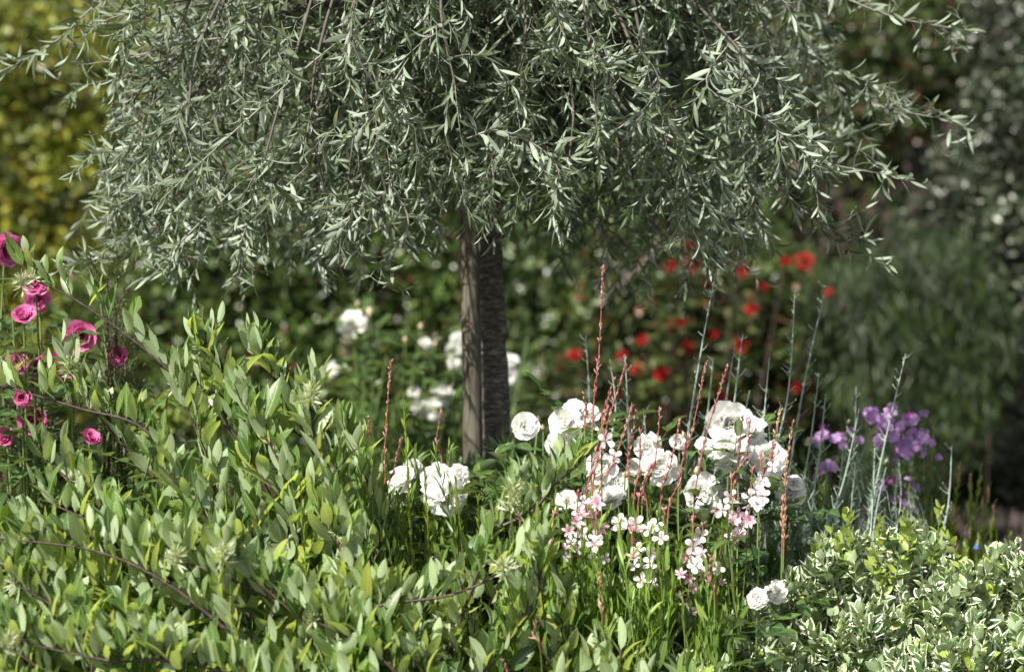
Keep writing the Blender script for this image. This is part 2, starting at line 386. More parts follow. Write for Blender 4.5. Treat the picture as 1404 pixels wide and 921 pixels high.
def shrub(name, label, cat, lumps, n, L, W, leafm, group=None, prof='ellip', hang=0., stems=7, stemm=None, nt=4, bx=0.0):
    cs = np.array([c for c, r in lumps])
    base = np.array([cs[:, 0].mean() + bx, cs[:, 1].mean() + bx * .5, 0.0])
    t = thing(name, base, label, cat, group)
    g = Geo(); cloud(g, lumps, n, L, W, prof, hang, nt); g.build('foliage', leafm, t)
    gs = Geo()
    for i in range(max(stems, len(lumps))):
        c, r = lumps[i % len(lumps)]
        e = c + rdir() * np.array(r) * .5; b = base + np.array([rng.normal(0, .12), rng.normal(0, .1), -.02])
        b[0] = base[0] * .5 + c[0] * .5 + bx * .5 + rng.normal(0, .06)
        mid = (b + e) / 2 + np.array([rng.normal(0, .08), 0, .1])
        cc = smooth([b, mid, e], 9); add_tubes(gs, cc, np.linspace(.003 if hang else .012, .002 if hang else .005, 9), 6)
        for _ in range(4):
            q = cc[rng.integers(4, 9)]; e2 = q + rdir() * np.array(r) * .6 + np.array([0, 0, .08])
            add_tubes(gs, smooth([q, (q + e2) / 2 + rdir() * .03, e2], 5), np.linspace(.007, .002, 5), 5)
    gs.build('stem', stemm or M['darkstem'], t)
    return t

# tall evergreens behind everything: three trees whose crowns close off the view
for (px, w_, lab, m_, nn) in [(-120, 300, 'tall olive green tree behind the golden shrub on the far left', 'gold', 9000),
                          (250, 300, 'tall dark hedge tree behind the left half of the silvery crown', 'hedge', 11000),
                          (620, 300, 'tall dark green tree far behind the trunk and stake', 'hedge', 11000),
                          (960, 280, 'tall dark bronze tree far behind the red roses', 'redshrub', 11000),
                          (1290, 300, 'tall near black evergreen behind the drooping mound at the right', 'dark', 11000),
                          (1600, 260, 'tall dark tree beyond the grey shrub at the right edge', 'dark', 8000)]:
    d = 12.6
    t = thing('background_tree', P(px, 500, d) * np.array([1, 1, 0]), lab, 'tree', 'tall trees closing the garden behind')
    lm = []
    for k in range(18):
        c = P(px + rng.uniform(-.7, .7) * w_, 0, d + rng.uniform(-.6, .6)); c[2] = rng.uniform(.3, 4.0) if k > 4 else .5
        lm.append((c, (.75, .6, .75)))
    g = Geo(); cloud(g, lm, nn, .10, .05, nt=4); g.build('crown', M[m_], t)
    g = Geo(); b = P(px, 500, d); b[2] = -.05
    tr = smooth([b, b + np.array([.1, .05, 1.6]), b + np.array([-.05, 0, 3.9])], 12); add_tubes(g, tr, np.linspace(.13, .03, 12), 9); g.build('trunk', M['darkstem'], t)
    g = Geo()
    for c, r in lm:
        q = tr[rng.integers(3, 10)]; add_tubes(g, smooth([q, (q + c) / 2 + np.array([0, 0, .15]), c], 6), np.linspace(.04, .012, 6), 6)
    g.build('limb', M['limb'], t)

shrub('golden_shrub', 'golden olive shrub with yellow leaf tips, out of focus at the upper left', 'shrub',
      lumps_px([(30, 40, 130), (110, 130, 110), (0, 200, 130), (100, 270, 110), (190, 60, 80), (-80, 100, 140), (20, 330, 110), (230, 320, 70, 9.7), (-60, 420, 150), (80, 460, 120), (180, 190, 70)], 9.3), 17000, .045, .024, M['gold'])
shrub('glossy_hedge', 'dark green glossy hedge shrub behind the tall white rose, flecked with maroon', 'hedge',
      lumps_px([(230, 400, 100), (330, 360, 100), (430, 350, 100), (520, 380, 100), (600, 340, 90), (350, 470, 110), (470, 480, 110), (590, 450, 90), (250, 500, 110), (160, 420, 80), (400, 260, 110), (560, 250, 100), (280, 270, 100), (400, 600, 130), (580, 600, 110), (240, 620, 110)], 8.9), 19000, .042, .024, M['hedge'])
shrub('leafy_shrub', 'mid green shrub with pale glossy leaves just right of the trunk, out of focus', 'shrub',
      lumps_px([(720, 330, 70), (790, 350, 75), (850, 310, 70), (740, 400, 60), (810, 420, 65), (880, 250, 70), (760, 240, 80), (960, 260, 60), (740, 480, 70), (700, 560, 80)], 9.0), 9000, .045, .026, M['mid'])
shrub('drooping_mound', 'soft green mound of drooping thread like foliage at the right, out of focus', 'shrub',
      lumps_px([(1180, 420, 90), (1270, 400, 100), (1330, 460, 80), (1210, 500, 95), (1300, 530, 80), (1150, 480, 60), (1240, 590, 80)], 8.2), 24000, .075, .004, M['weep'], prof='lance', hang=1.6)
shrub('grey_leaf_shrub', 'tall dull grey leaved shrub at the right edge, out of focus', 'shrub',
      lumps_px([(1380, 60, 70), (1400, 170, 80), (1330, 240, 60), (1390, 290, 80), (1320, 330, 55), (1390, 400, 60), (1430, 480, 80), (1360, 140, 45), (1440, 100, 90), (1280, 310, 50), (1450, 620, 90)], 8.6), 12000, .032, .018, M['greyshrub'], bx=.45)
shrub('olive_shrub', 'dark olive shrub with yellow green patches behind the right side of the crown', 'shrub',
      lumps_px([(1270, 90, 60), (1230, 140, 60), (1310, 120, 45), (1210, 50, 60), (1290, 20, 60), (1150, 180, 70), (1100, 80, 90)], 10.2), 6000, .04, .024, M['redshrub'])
shrub('dark_shrub', 'shrub with shade put into its near black leaves at the lower right behind the yellow green stems', 'shrub',
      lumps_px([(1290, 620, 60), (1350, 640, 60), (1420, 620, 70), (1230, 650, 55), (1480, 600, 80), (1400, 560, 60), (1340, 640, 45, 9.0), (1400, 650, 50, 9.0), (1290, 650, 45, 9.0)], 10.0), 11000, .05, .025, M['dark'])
# low yellow plant glimpsed through the left shrub
shrub('yellow_leaf_plant', 'low bright yellow leaved plant glimpsed through the left shrub', 'plant',
      lumps_px([(215, 580, 28), (240, 560, 22), (205, 610, 26), (225, 650, 40), (230, 720, 50)], 6.2), 1500, .035, .02, M['plain_shoot'], stems=5)

# leafless grey branch leaning behind the mid green shrub
t = thing('bare_branch', P(840, 420, 8.0) * np.array([1, 1, 0]), 'bare grey branch leaning diagonally in front of the red rose bush', 'branch')
g = Geo(); c = smooth(np.array([P(790, 700, 8.9), P(800, 470, 8.8), P(845, 400, 8.3), P(880, 365, 8.2), P(905, 325, 8.3)]), 14); c[0, 2] = 0
add_tubes(g, c, np.linspace(.018, .010, 14), 8); g.build('limb', M['limb'], t)
g = Geo(); add_tubes(g, smooth([c[8], c[8] + np.array([-.08, .02, .09]), c[8] + np.array([-.12, .02, .2])], 5), np.linspace(.008, .003, 5), 6); g.build('side_twig', M['twig'], t)

# ------------------------------------------------------------------ flower meshes
def rose_geo(seed, openness=1.0, layers=6, ruffle=.09, cup=.35, jit=0.0):
    """double rose, radius about 1, facing +Z"""
    r_ = np.random.default_rng(seed); g = Geo(); nu, nt_ = 8, 8
    u = np.linspace(-1, 1, nu); tt = np.linspace(0, 1, nt_)
    T, U = np.meshgrid(tt, u, indexing='ij')
    F = np.array([[i * nu + j, i * nu + j + 1, (i + 1) * nu + j + 1, (i + 1) * nu + j] for i in range(nt_ - 1) for j in range(nu - 1)])
    for k in range(layers):
        f = k / (layers - 1); cnt = [4, 5, 6, 6, 7, 7, 7][k]
        for i in range(cnt):
            psi = 2 * np.pi * (i / cnt) + k * .7 + r_.normal(0, .14 + jit * .2)
            a0 = (12 + 58 * f ** .9) * openness + r_.normal(0, 6 + 9 * jit)
            a1 = (-32 + 125 * f) * openness + r_.normal(0, 12 + 16 * jit)
            Ln = (.55 + .56 * f) * r_.uniform(.9, 1.08); Wd = (.30 + .36 * f) * r_.uniform(.9, 1.15)
            te = T * (1 - .20 * U ** 2 + .03 * np.sin(U * 5 + i))
            al = np.radians(a0 + (a1 - a0) * te)
            # integrate the centre line
            ts = np.linspace(0, 1, 24); als = np.radians(a0 + (a1 - a0) * ts)
            rs = np.concatenate([[0], np.cumsum(np.sin(als[:-1]) / 23)]) * Ln; hs = np.concatenate([[0], np.cumsum(np.cos(als[:-1]) / 23)]) * Ln
            r0 = np.interp(te, ts, rs) + .03; h0 = np.interp(te, ts, hs)
            wv = Wd * (np.sqrt(np.clip(te, 0, 1)) * (1 - .18 * te ** 3) + .05)
            ph = r_.random() * 6
            cin = cup * U ** 2 * wv * (1 - .3 * f) - ruffle * te ** 2 * np.sin(U * (4.2 + r_.random() * 2) + ph) - ruffle * .7 * te ** 3 * np.sin(U * 9 + ph * 2)
            rad = r0 - np.cos(al) * cin; hh = h0 + np.sin(al) * cin; tx = U * wv
            x = rad * np.cos(psi) - tx * np.sin(psi); y = rad * np.sin(psi) + tx * np.cos(psi)
            V = np.stack([x, y, hh - .45], -1).reshape(1, -1, 3)
            g.batch(V, F, np.c_[T.ravel(), U.ravel()], np.array([r_.random()]))
    return g
def stamen_geo():
    g = Geo(); n = 26; d = unit(np.c_[rng.normal(0, .45, (n, 2)), np.ones(n)])
    c0 = np.zeros((n, 3)) + np.array([0, 0, -.40])
    add_tubes(g, np.stack([c0, c0 + d * .2, c0 + d * .36], 1), np.array([.012, .010, .012]), 4)
    add_buds(g, c0 + d * .36, d, .06, .05, k=5)
    return g
white_rose = [rose_geo(s, o, ly, rf, cu, jt).mesh('white_bloom', M['white']) for s, o, rf, ly, cu, jt in [(1, 1.0, .07, 6, .3, .6), (2, 1.15, .10, 5, .25, 1.0), (3, .85, .07, 6, .4, .7), (4, 1.2, .10, 6, .2, 1.0), (5, .95, .09, 7, .3, .8), (6, 1.05, .08, 5, .35, .9), (7, .75, .06, 5, .45, .5)]]
pink_rose = [rose_geo(s, .72, 6, .03, .5).mesh('pink_bloom', M['pink']) for s in (11, 12, 13)]
red_rose = [rose_geo(s, .95, 4, .08).mesh('red_bloom', M['red']) for s in (21, 22)]
stamen_me = stamen_geo().mesh('stamens', M['stamen'])
def simple_flower(n, W, cup, mat, name, lift=.25, prof='petal'):
    g = Geo(); a = np.arange(n) * 2 * np.pi / n + rng.normal(0, .08, n)
    d = np.c_[np.cos(a), np.sin(a), np.full(n, lift)]
    add_leaves(g, d * .06, d, np.tile([0, 0, 1.0], (n, 1)), rng.uniform(.9, 1.05, n), W, bend=cup, prof=prof, nt=6, fold=.12, twist=.15, wave=.03)
    return g.mesh(name, mat)
purple_fl = [simple_flower(5, .98, .2, M['purple'], 'purple_bloom', .3) for _ in range(3)] + [simple_flower(5, .8, -.3, M['magenta'], 'magenta_bloom', .7)]
blue_fl = [simple_flower(5, .7, .3, M['blue'], 'blue_bloom')]
gw_fl = [simple_flower(4, .68, .3, M['gwhite'], 'blush_bloom', .3) for _ in range(3)]
gp_fl = [simple_flower(6, .42, .1, M['gpink'], 'pink_bloom', .8, 'obov') for _ in range(2)]
gst = Geo(); d_ = unit(np.c_[rng.normal(0, .5, (7, 2)), np.ones(7)]); add_tubes(gst, np.stack([d_ * .05, d_ * .5, d_ * .95 + np.array([0, -.1, 0])], 1), np.array([.02, .015, .012]), 4); add_buds(gst, d_ * .93, d_, .14, .07, k=5)
gst_me = gst.mesh('stamens', M['bud'])
bud_g = Geo(); add_buds(bud_g, np.array([[0, 0, 0.]]), np.array([[0, 0, 1.]]), 1.0, .62, k=8); bud_me = bud_g.mesh('bud', M['rosebud'])

CAMP = np.array([0, CAMY, CAMZ])
def face_dir(p, up=.5, jit=.35):
    return unit(unit(CAMP - p) + np.array([0, 0, up]) + rng.normal(0, jit, 3))

def rose_bush(name, label, cat, base, blooms, meshes, leafm, leafL=.045, extra=8, buds=(), spread=.18, stamens=True, group=None, canem=None, leafn=9, up=.35, stubs=None):
    """blooms: (px,py,d,diam px[,facing vec])"""
    t = thing(name, base, label, cat, group)
    tips = []
    for i, b in enumerate(blooms):
        p = P(b[0], b[1], b[2]); size = b[3] / FPX * b[2] / 2 * rng.uniform(.84, .98)
        ax = face_dir(p, up, .3) if len(b) < 5 else unit(b[4])
        me = meshes[(i * 7 + int(b[0])) % len(meshes)]
        f = put('flower', me, t, p, ax, size)
        if stamens and i % 2 == 0:
            so_ = bpy.data.objects.new('stamens', stamen_me); C.objects.link(so_); so_.parent = f
        tips.append(p - ax * size * .45)
    for b in buds:
        p = P(b[0], b[1], b[2]); s = b[3] / FPX * b[2]
        put('bud', bud_me, t, p, unit(np.array([rng.normal(0, .3), rng.normal(0, .3), 1])), s); tips.append(p)
    bs = np.array(base, float)
    gl = Geo(); bag = Bag()
    ends = [(tp, True) for tp in tips]
    tp_ = np.array(tips)
    for k in range(extra):
        q = tp_[rng.integers(len(tp_))] + np.array([rng.normal(0, spread), rng.normal(0, spread), -abs(rng.normal(.1, .08))]); ends.append((q, False))
    for e, fl in ends:
        b = bs + np.array([rng.normal(0, .05), rng.normal(0, .05), -.02]); m_ = (b * .45 + e * .55); m_[:2] = b[:2] * .35 + e[:2] * .65 + rng.normal(0, .03, 2)
        c = smooth([b, m_, e], 10)
        g = Geo(); add_tubes(g, c, np.linspace(.006, .0018, 10), 5); g.build('cane', canem or M['greenstem'], t)
        # compound leaves: stalk with 5 leaflets
        for j in range(leafn):
            f = rng.uniform(.45, .97); x = f * 9; i0 = min(int(x), 8); p = c[i0] + (c[i0 + 1] - c[i0]) * (x - i0)
            dd = unit(np.array([rng.normal(), rng.normal(), rng.uniform(0, .7)])); ln = leafL * 2.0
            s = unit(np.cross(dd, [0, 0, 1.]))
            pp = [p + dd * ln * .45, p + dd * ln * .45, p + dd * ln * .8, p + dd * ln * .8, p + dd * ln]
            ds = [s + dd * .5, -s + dd * .5, s + dd * .7, -s + dd * .7, dd]
            bag.add(np.array(pp), np.array(ds) + rng.normal(0, .12, (5, 3)), np.array([0, 0, 1.]) + rng.normal(0, .25, 3), leafL * rng.uniform(.7, 1.1, 5), leafL * .55)
            add_tubes(gl, np.array([p, p + dd * ln * .5, p + dd * ln]), np.array([.001, .0008, .0006]), 3, 1)
    bag.flush(gl, prof='ovate', nt=5, fold=.25, bend=.4)
    gl.build('foliage', [leafm, M['greenstem']], t)
    return t

# red rose bush behind
reds = [(945, 335, 26), (950, 362, 26), (1015, 370, 24), (972, 388, 22), (1047, 393, 22), (1103, 357, 28), (1078, 357, 20), (1030, 421, 22), (922, 447, 26), (880, 466, 16), (978, 457, 18), (943, 476, 20), (1016, 472, 24), (788, 486, 22), (853, 487, 18), (873, 505, 22), (907, 512, 28), (766, 503, 18), (992, 538, 22), (900, 588, 26), (1118, 532, 24), (1092, 530, 16), (850, 540, 14), (1012, 278, 14), (920, 365, 16), (1135, 400, 14), (935, 442, 16), (966, 588, 16)]
rb = rose_bush('red_rose_bush', 'out of focus rose bush dotted with bright red blooms, behind the grey green spires', 'rose bush',
               P(960, 700, 8.2) * np.array([1, 1, 0]), [(a, b, 8.2 + random.uniform(-.25, .1), s * .88) for a, b, s in reds], red_rose, M['redshrub'], leafL=.05, extra=6, stamens=False, leafn=9, canem=M['darkstem'])
g = Geo(); cloud(g, lumps_px([(860, 400, 85), (950, 380, 90), (1040, 400, 85), (1090, 470, 70), (880, 490, 85), (980, 480, 95), (1070, 560, 80), (900, 590, 90), (1000, 600, 90), (800, 540, 70), (1120, 640, 80), (820, 650, 90)], 8.5), 12000, .045, .024); g.build('leaf_mass', M['redshrub'], rb)

# pink rose bush left
pinks = [(12, 342, 38), (47, 388, 32), (52, 412, 30), (32, 432, 26), (111, 461, 40), (24, 497, 32), (54, 502, 28), (88, 499, 40), (45, 575, 40), (160, 487, 24), (30, 545, 22), (125, 600, 24), (5, 600, 26), (0, 500, 26)]
rose_bush('pink_rose_bush', 'rose bush with full deep pink blooms at the left edge behind the shrub', 'rose bush',
          P(70, 700, 4.7) * np.array([1, 1, 0]), [(a, b, 4.62 + random.uniform(-.15, .15), s * 1.35) for a, b, s in pinks], pink_rose, M['rose_leaf'], leafL=.045, extra=14, stamens=False, leafn=9, up=.15)

# white rose bushes
rose_bush('white_rose_bush', 'tall white rose bush behind the left shrub, one big bloom above the rest', 'rose bush',
          P(520, 700, 6.25) * np.array([1, 1, 0]),
          [(481, 443, 6.25, 42), (457, 505, 6.25, 24), (583, 470, 6.25, 18), (568, 536, 6.2, 20), (607, 540, 6.2, 38), (600, 562, 6.2, 34), (575, 556, 6.2, 24), (622, 480, 6.25, 28), (622, 498, 6.25, 24), (700, 492, 6.3, 26), (697, 512, 6.3, 32), (296, 552, 5.3, 26), (628, 465, 6.3, 22), (590, 560, 6.15, 30)],
          white_rose, M['rose_leaf'], extra=24, stamens=False, leafn=8, group='white rose bushes',
          buds=[(507, 434, 6.25, 14), (577, 452, 6.25, 10), (556, 470, 6.25, 10), (595, 475, 6.25, 9), (512, 495, 6.25, 10), (482, 508, 6.25, 9), (545, 495, 6.25, 9), (490, 420, 6.3, 8)])
rose_bush('white_rose_bush', 'low cluster of full white roses left of the stake base', 'rose bush',
          P(595, 720, 4.55) * np.array([1, 1, 0]),
          [(548, 655, 4.5, 50), (570, 640, 4.55, 32), (596, 652, 4.45, 56), (625, 650, 4.55, 36), (612, 684, 4.4, 56), (540, 700, 4.6, 36), (628, 655, 4.5, 36)],
          white_rose, M['rose_leaf'], extra=8, leafn=6, group='white rose bushes')
rose_bush('white_rose_bush', 'white rose bush right of the trunk with soft blooms behind the pink spikes', 'rose bush',
          P(760, 720, 4.65) * np.array([1, 1, 0]),
          [(720, 584, 4.48, 46), (775, 575, 4.48, 52), (800, 590, 4.5, 46), (768, 610, 4.48, 44), (790, 560, 4.5, 36), (885, 612, 4.48, 40), (870, 640, 4.48, 28), (810, 565, 4.5, 30)],
          white_rose, M['rose_leaf'], extra=10, leafn=7, group='white rose bushes', buds=[(738, 580, 4.62, 12), (745, 590, 4.62, 10)])
rose_bush('white_rose_bush', 'large white rose bush in sharp focus among pink spikes at centre right', 'rose bush',
          P(930, 760, 4.6) * np.array([1, 1, 0]),
          [(1000, 580, 4.44, 72), (1002, 610, 4.42, 66), (1030, 592, 4.48, 46), (1055, 630, 4.44, 56), (904, 634, 4.42, 58), (963, 675, 4.42, 56), (967, 608, 4.44, 26), (820, 636, 4.42, 52), (833, 680, 4.4, 56), (845, 660, 4.42, 36), (815, 668, 4.44, 34), (1085, 675, 4.5, 48), (1090, 660, 4.5, 30), (930, 605, 4.44, 26), (778, 686, 4.4, 34), (882, 790, 4.25, 38), (840, 800, 4.3, 32), (950, 842, 4.22, 40), (925, 850, 4.3, 32), (1062, 808, 4.28, 40), (1040, 820, 4.12, 30)],
          white_rose, M['rose_leaf'], extra=14, leafn=7, group='white rose bushes', buds=[(940, 605, 4.5, 16), (955, 650, 4.45, 12), (857, 655, 4.4, 14), (1000, 850, 4.2, 12)])

# ------------------------------------------------------------------ weeping pear
tb = P(680, 700, 5.0); tb[2] = 0
pear = thing('weeping_pear_tree', tb, 'weeping silver leaved pear tree with broad shaggy crown and dark straight trunk', 'tree')
g = Geo()
tp = P(668, 290, 5.0); top = P(662, 120, 5.0)
path = smooth([tb - [0, 0, .05], P(681, 640, 5.0), P(675, 450, 5.0), tp, top, top + np.array([0, 0, .25])], 60)
rr = np.interp(np.linspace(0, 1, 60), [0, .1, .55, .75, 1], [.040, .031, .0275, .025, .014]) * (1 + .02 * np.sin(np.arange(60) * 1.7) + .035 * np.exp(-((np.arange(60) - 31) / 1.2) ** 2) + .02 * rng.normal(size=60))
add_tubes(g, path, rr, 20); g.build('trunk', M['bark'], pear)
gl = Geo(); gb = Geo(); bag = Bag()
AX = np.array([top[0] - .01, 0, 0])
def pear_twig(p, d, L_, n=13, lf=.055):
    d = unit(d); s = rdir() * .03
    shoot(bag, gb, [p, p + d * L_ * .5 + s, p + unit(d + np.array([0, 0, -.35])) * L_], n, lf * rng.uniform(.85, 1.1), lf * rng.uniform(.14, .20), r0=.0011, out=.95, along=.8, up=0.05, tip=.75, n_pts=5, smat=1, k=3)
nb = 350
for b in range(nb):
    ph = rng.random() * 2 * np.pi; re = .78 * rng.beta(2.2, 1.1)
    if rng.random() < .25: re *= .5
    ztop = 2.25 - (re / .85) ** 2 * .3
    ze = 1.37 + .04 * np.sin(ph * 5) + (ztop - 1.37) * rng.random() ** 1.15
    if abs(math.cos(ph) * re) < .16: ze = max(ze, 1.47 + rng.uniform(0, .1) - (.06 if math.sin(ph) > 0 else 0))
    if re < .25: ze = max(ze, 1.52)
    dirh = np.array([math.cos(ph), math.sin(ph), 0])
    s = AX + np.array([0, 0, rng.uniform(1.62, 2.15)])
    e = AX + dirh * re; e[2] = ze
    m1 = AX + dirh * re * .55; m1[2] = max(s[2], ze) + rng.uniform(.02, .16)
    m2 = AX + dirh * re * .93; m2[2] = ze + .35 * max(.05, (m1[2] - ze)); m2 += rng.normal(0, .04, 3)
    c = smooth([s, m1, m2, e], 16); add_tubes(gb, c, np.linspace(.0055, .0018, 16), 5)
    nt_ = 10
    for j in range(nt_):
        f = rng.uniform(.3, 1.0) if j else 1.0
        x = f * 15; i0 = min(int(x), 14); p = c[i0] + (c[i0 + 1] - c[i0]) * (x - i0)
        T = unit(c[i0 + 1] - c[i0])
        d = T * .7 + rdir() * .8 + np.array([0, 0, -.15]) + dirh * .15 if j else T
        pear_twig(p, d, rng.uniform(.08, .2), int(rng.integers(13, 20)), rng.uniform(.034, .060))
# long outlying shoots seen against the background
for pl, d in [([(190, -40), (125, 12), (70, 62), (2, 98)], 4.7), ([(290, 160), (215, 190), (135, 212)], 4.6), ([(330, 50), (250, 60), (160, 85)], 4.6),
              ([(1150, 110), (1230, 150), (1312, 165)], 4.9), ([(1120, -20), (1220, 22), (1325, 42)], 4.9), ([(240, 290), (175, 345), (95, 360)], 4.7),
              ([(330, 250), (250, 330), (235, 352)], 4.5), ([(420, 230), (340, 310), (330, 362)], 4.5), ([(1000, 60), (970, 120), (1060, 170), (1115, 225)], 4.3),
              ([(870, 60), (905, 120), (850, 175), (805, 190)], 4.3), ([(760, -20), (770, 40), (800, 85), (850, 88)], 4.25), ([(640, 190), (690, 180), (760, 220), (765, 280)], 4.3),
              ([(560, 80), (510, 160), (470, 200)], 4.3), ([(460, 60), (400, 110), (300, 200), (210, 285)], 4.35), ([(1050, 180), (1120, 220), (1220, 240)], 4.7),
              ([(500, 200), (560, 300), (525, 360)], 4.45), ([(1060, 250), (1130, 310), (1190, 330)], 4.7), ([(500, 240), (480, 300), (450, 330)], 4.4), ([(900, 230), (930, 290), (990, 350)], 4.6),
              ([(260, 230), (200, 260), (155, 285)], 4.55), ([(1080, 60), (1160, 100), (1230, 130)], 4.8)]:
    c = smooth(PP(pl, d), 16); add_tubes(gb, c, np.interp(np.linspace(0, 1, 16), [0, .2, 1], [.0007, .0023, .0011]), 5, 1)
    T = unit(np.gradient(c, axis=0)); nl = int(len(pl) * 9)
    for i in range(3, 16, 2): pear_twig(c[i], T[i] * .6 + rdir() * .8, rng.uniform(.04, .08), 8, .048)
    shoot(bag, None, c, nl, .052, .0105, out=.9, along=.6, up=0, tip=.7)
bag.flush(gl, prof='lance', nt=6, fold=.3, bend=.45, twist=.8)
gl.build('crown', M['pear'], pear); gb.build('branches', [M['twig'], M['paletwig']], pear)

# stake and tie
sb = P(650, 720, 4.925); sb[2] = -.03
st = thing('tree_stake', sb, 'round weathered wooden stake standing against the pear trunk', 'stake')
s1 = P(649, 680, 4.925); s2 = P(642, 205, 4.925)
g = Geo(); pp = smooth([sb, s1, s2], 30); rad = np.full(30, .0205) * (1 + .02 * rng.normal(size=30))
pp = np.vstack([pp, pp[-1:] + [0, 0, .004], pp[-1:] + [0, 0, .005]]); rad = np.r_[rad, .015, .0005]
add_tubes(g, pp, rad, 18); g.build('post', M['stake'], st)
tie = P(640, 208, 4.925); tc_ = P(665, 208, 5.0)
tt_ = thing('tree_tie', tie, 'black rubber tie buckled round stake and trunk under the crown', 'tree tie')
g = Geo(); mid = (tie + tc_) / 2; a = np.linspace(0, 2 * np.pi, 41); ax = unit(tc_ - tie); pr = unit(np.cross(ax, [0, 0, 1.])); hl = np.linalg.norm(tc_ - tie) / 2
ring = mid + np.outer(np.cos(a), ax) * (hl + .034) + np.outer(np.sin(a), pr) * .033
Vv = np.stack([ring * 1 + [0, 0, s] for s in (-.014, .014)] + [mid + (ring - mid) * 1.08 + [0, 0, s] for s in (.014, -.014)], 1).reshape(1, -1, 3)
F = np.array([[i * 4 + j, i * 4 + (j + 1) % 4, (i + 1) * 4 + (j + 1) % 4, (i + 1) * 4 + j] for i in range(40) for j in range(4)])
g.batch(Vv, F, np.zeros((41 * 4, 2)), np.zeros(1)); g.build('strap', M['rubber'], tt_)
g = Geo(); add_buds(g, [tie + [-.004, -.045, -.018]], [[0, 0, 1.]], .036, .028, k=8); g.build('buckle', M['rubber'], tt_)

# ------------------------------------------------------------------ foreground grey-green shrubs
def leaf_and_stem(gl, gs, ml, ms, t):
    """leaves and the twigs that carry them, one part"""
    gs.m = [a * 0 + 1 for a in gs.m]; off = gl.n
    gl.v += gs.v; gl.uv += gs.uv; gl.r += gs.r; gl.m += gs.m; gl.f += [f + off for f in gs.f]; gl.n += gs.n
    return gl.build('foliage', [ml, ms], t)
def interp_env(env, x):
    e = np.array(env, float); return np.interp(x, e[:, 0], e[:, 1])
def tuft(bg_, p, n=16, s=.022):
    """spidery tuft of young leaves at a shoot tip"""
    d = unit(rdir(n) + np.array([0, 0, .55])); bg_.add(np.tile(p, (n, 1)) + d * .003, d, rdir(n), s * rng.uniform(.5, 1.2, n), s * .15)
def big_shrub(label, base, stems, env, xr, nsh, dfun, ybot, L=.078, lean=(-.5, .5), group='grey green leaved shrubs in the foreground', tuftpts=(), tb_=.12):
    t = thing('grey_leaf_bush', base, label, 'shrub', group)
    gl = Geo(); bag = Bag(); gt = Geo(); tb2 = Bag(); gs = Geo(); sm = Bag()
    for pl in stems:
        pts = PP([a[:2] for a in pl['p']], pl['d']); 
        c = smooth(pts, 22); g = Geo(); add_tubes(g, c, np.linspace(pl.get('r', .0036), .0014, 22), 7); g.build('stem', M['darkstem'], t)
        T = unit(np.gradient(c, axis=0))
        for i in range(int(pl.get('from', 3)), 22):
            for _ in range(pl.get('k', 1)):
                d = T[i] * .5 + np.array([rng.normal(0, .35), rng.normal(0, .3), .8])
                p = c[i]; ln = rng.uniform(.025, .06)
                shoot(bag, gs, [p, p + unit(d) * ln * .5, p + unit(d) * ln], 3, L * .8, L * .30, r0=.0012, up=.75, out=.5, along=.5, n_pts=4, k=4)
        if pl.get('tuft', 1): tuft(tb2, c[-1], 34, .02)
    for _ in range(nsh):
        x = rng.uniform(*xr); yt = interp_env(env, x); 
        y = yt + 48 + (ybot - yt) * rng.random() ** 1.0
        d = dfun(x, y) + rng.uniform(0, .40) * (1 if rng.random() < .75 else .2)
        p1 = P(x, y, d); ln = rng.uniform(.08, .17)
        dr = unit(np.array([rng.uniform(*lean) - .35 * (x < 400), rng.normal(-.1, .3), .9]))
        p0 = p1 - dr * ln - np.array([rng.normal(0, .02), 0, 0])
        shoot(bag, gs, [p0, (p0 + p1) / 2 + rdir() * .01, p1], int(rng.integers(7, 12)), L * rng.choice([.65, .85, 1.0, 1.15, 1.35]), L * rng.uniform(.30, .5), r0=.0022, up=.3, out=.65, along=.65, tip=.6, n_pts=6, k=5)
        if rng.random() < tb_: tuft(tb2, p1, 16, .018)
    for q in tuftpts:
        p = P(*q); tuft(tb2, p, 46, .021); tuft(tb2, p - np.array([0, 0, .012]), 30, .026)
    bag.flush(gl, prof='ellip', nt=7, fold=.28, bend=.18, twist=.25, wave=.02)
    tb2.flush(gt, prof='lance', nt=4, fold=.3, bend=.3)
    fo_ = gl
    if tb2.p: gt.build('young_leaves', M['tuft'], t)
    leaf_and_stem(fo_, gs, M['silver'], M['darkstem'], t)
    return t
dfun = lambda x, y: 4.38 - (y - 420) / 500 * .55
envL = [(-60, 600), (0, 640), (60, 680), (130, 690), (195, 650), (235, 570), (260, 490), (280, 468), (315, 462), (350, 490), (400, 525), (440, 590), (475, 655), (510, 725), (545, 775), (600, 800)]
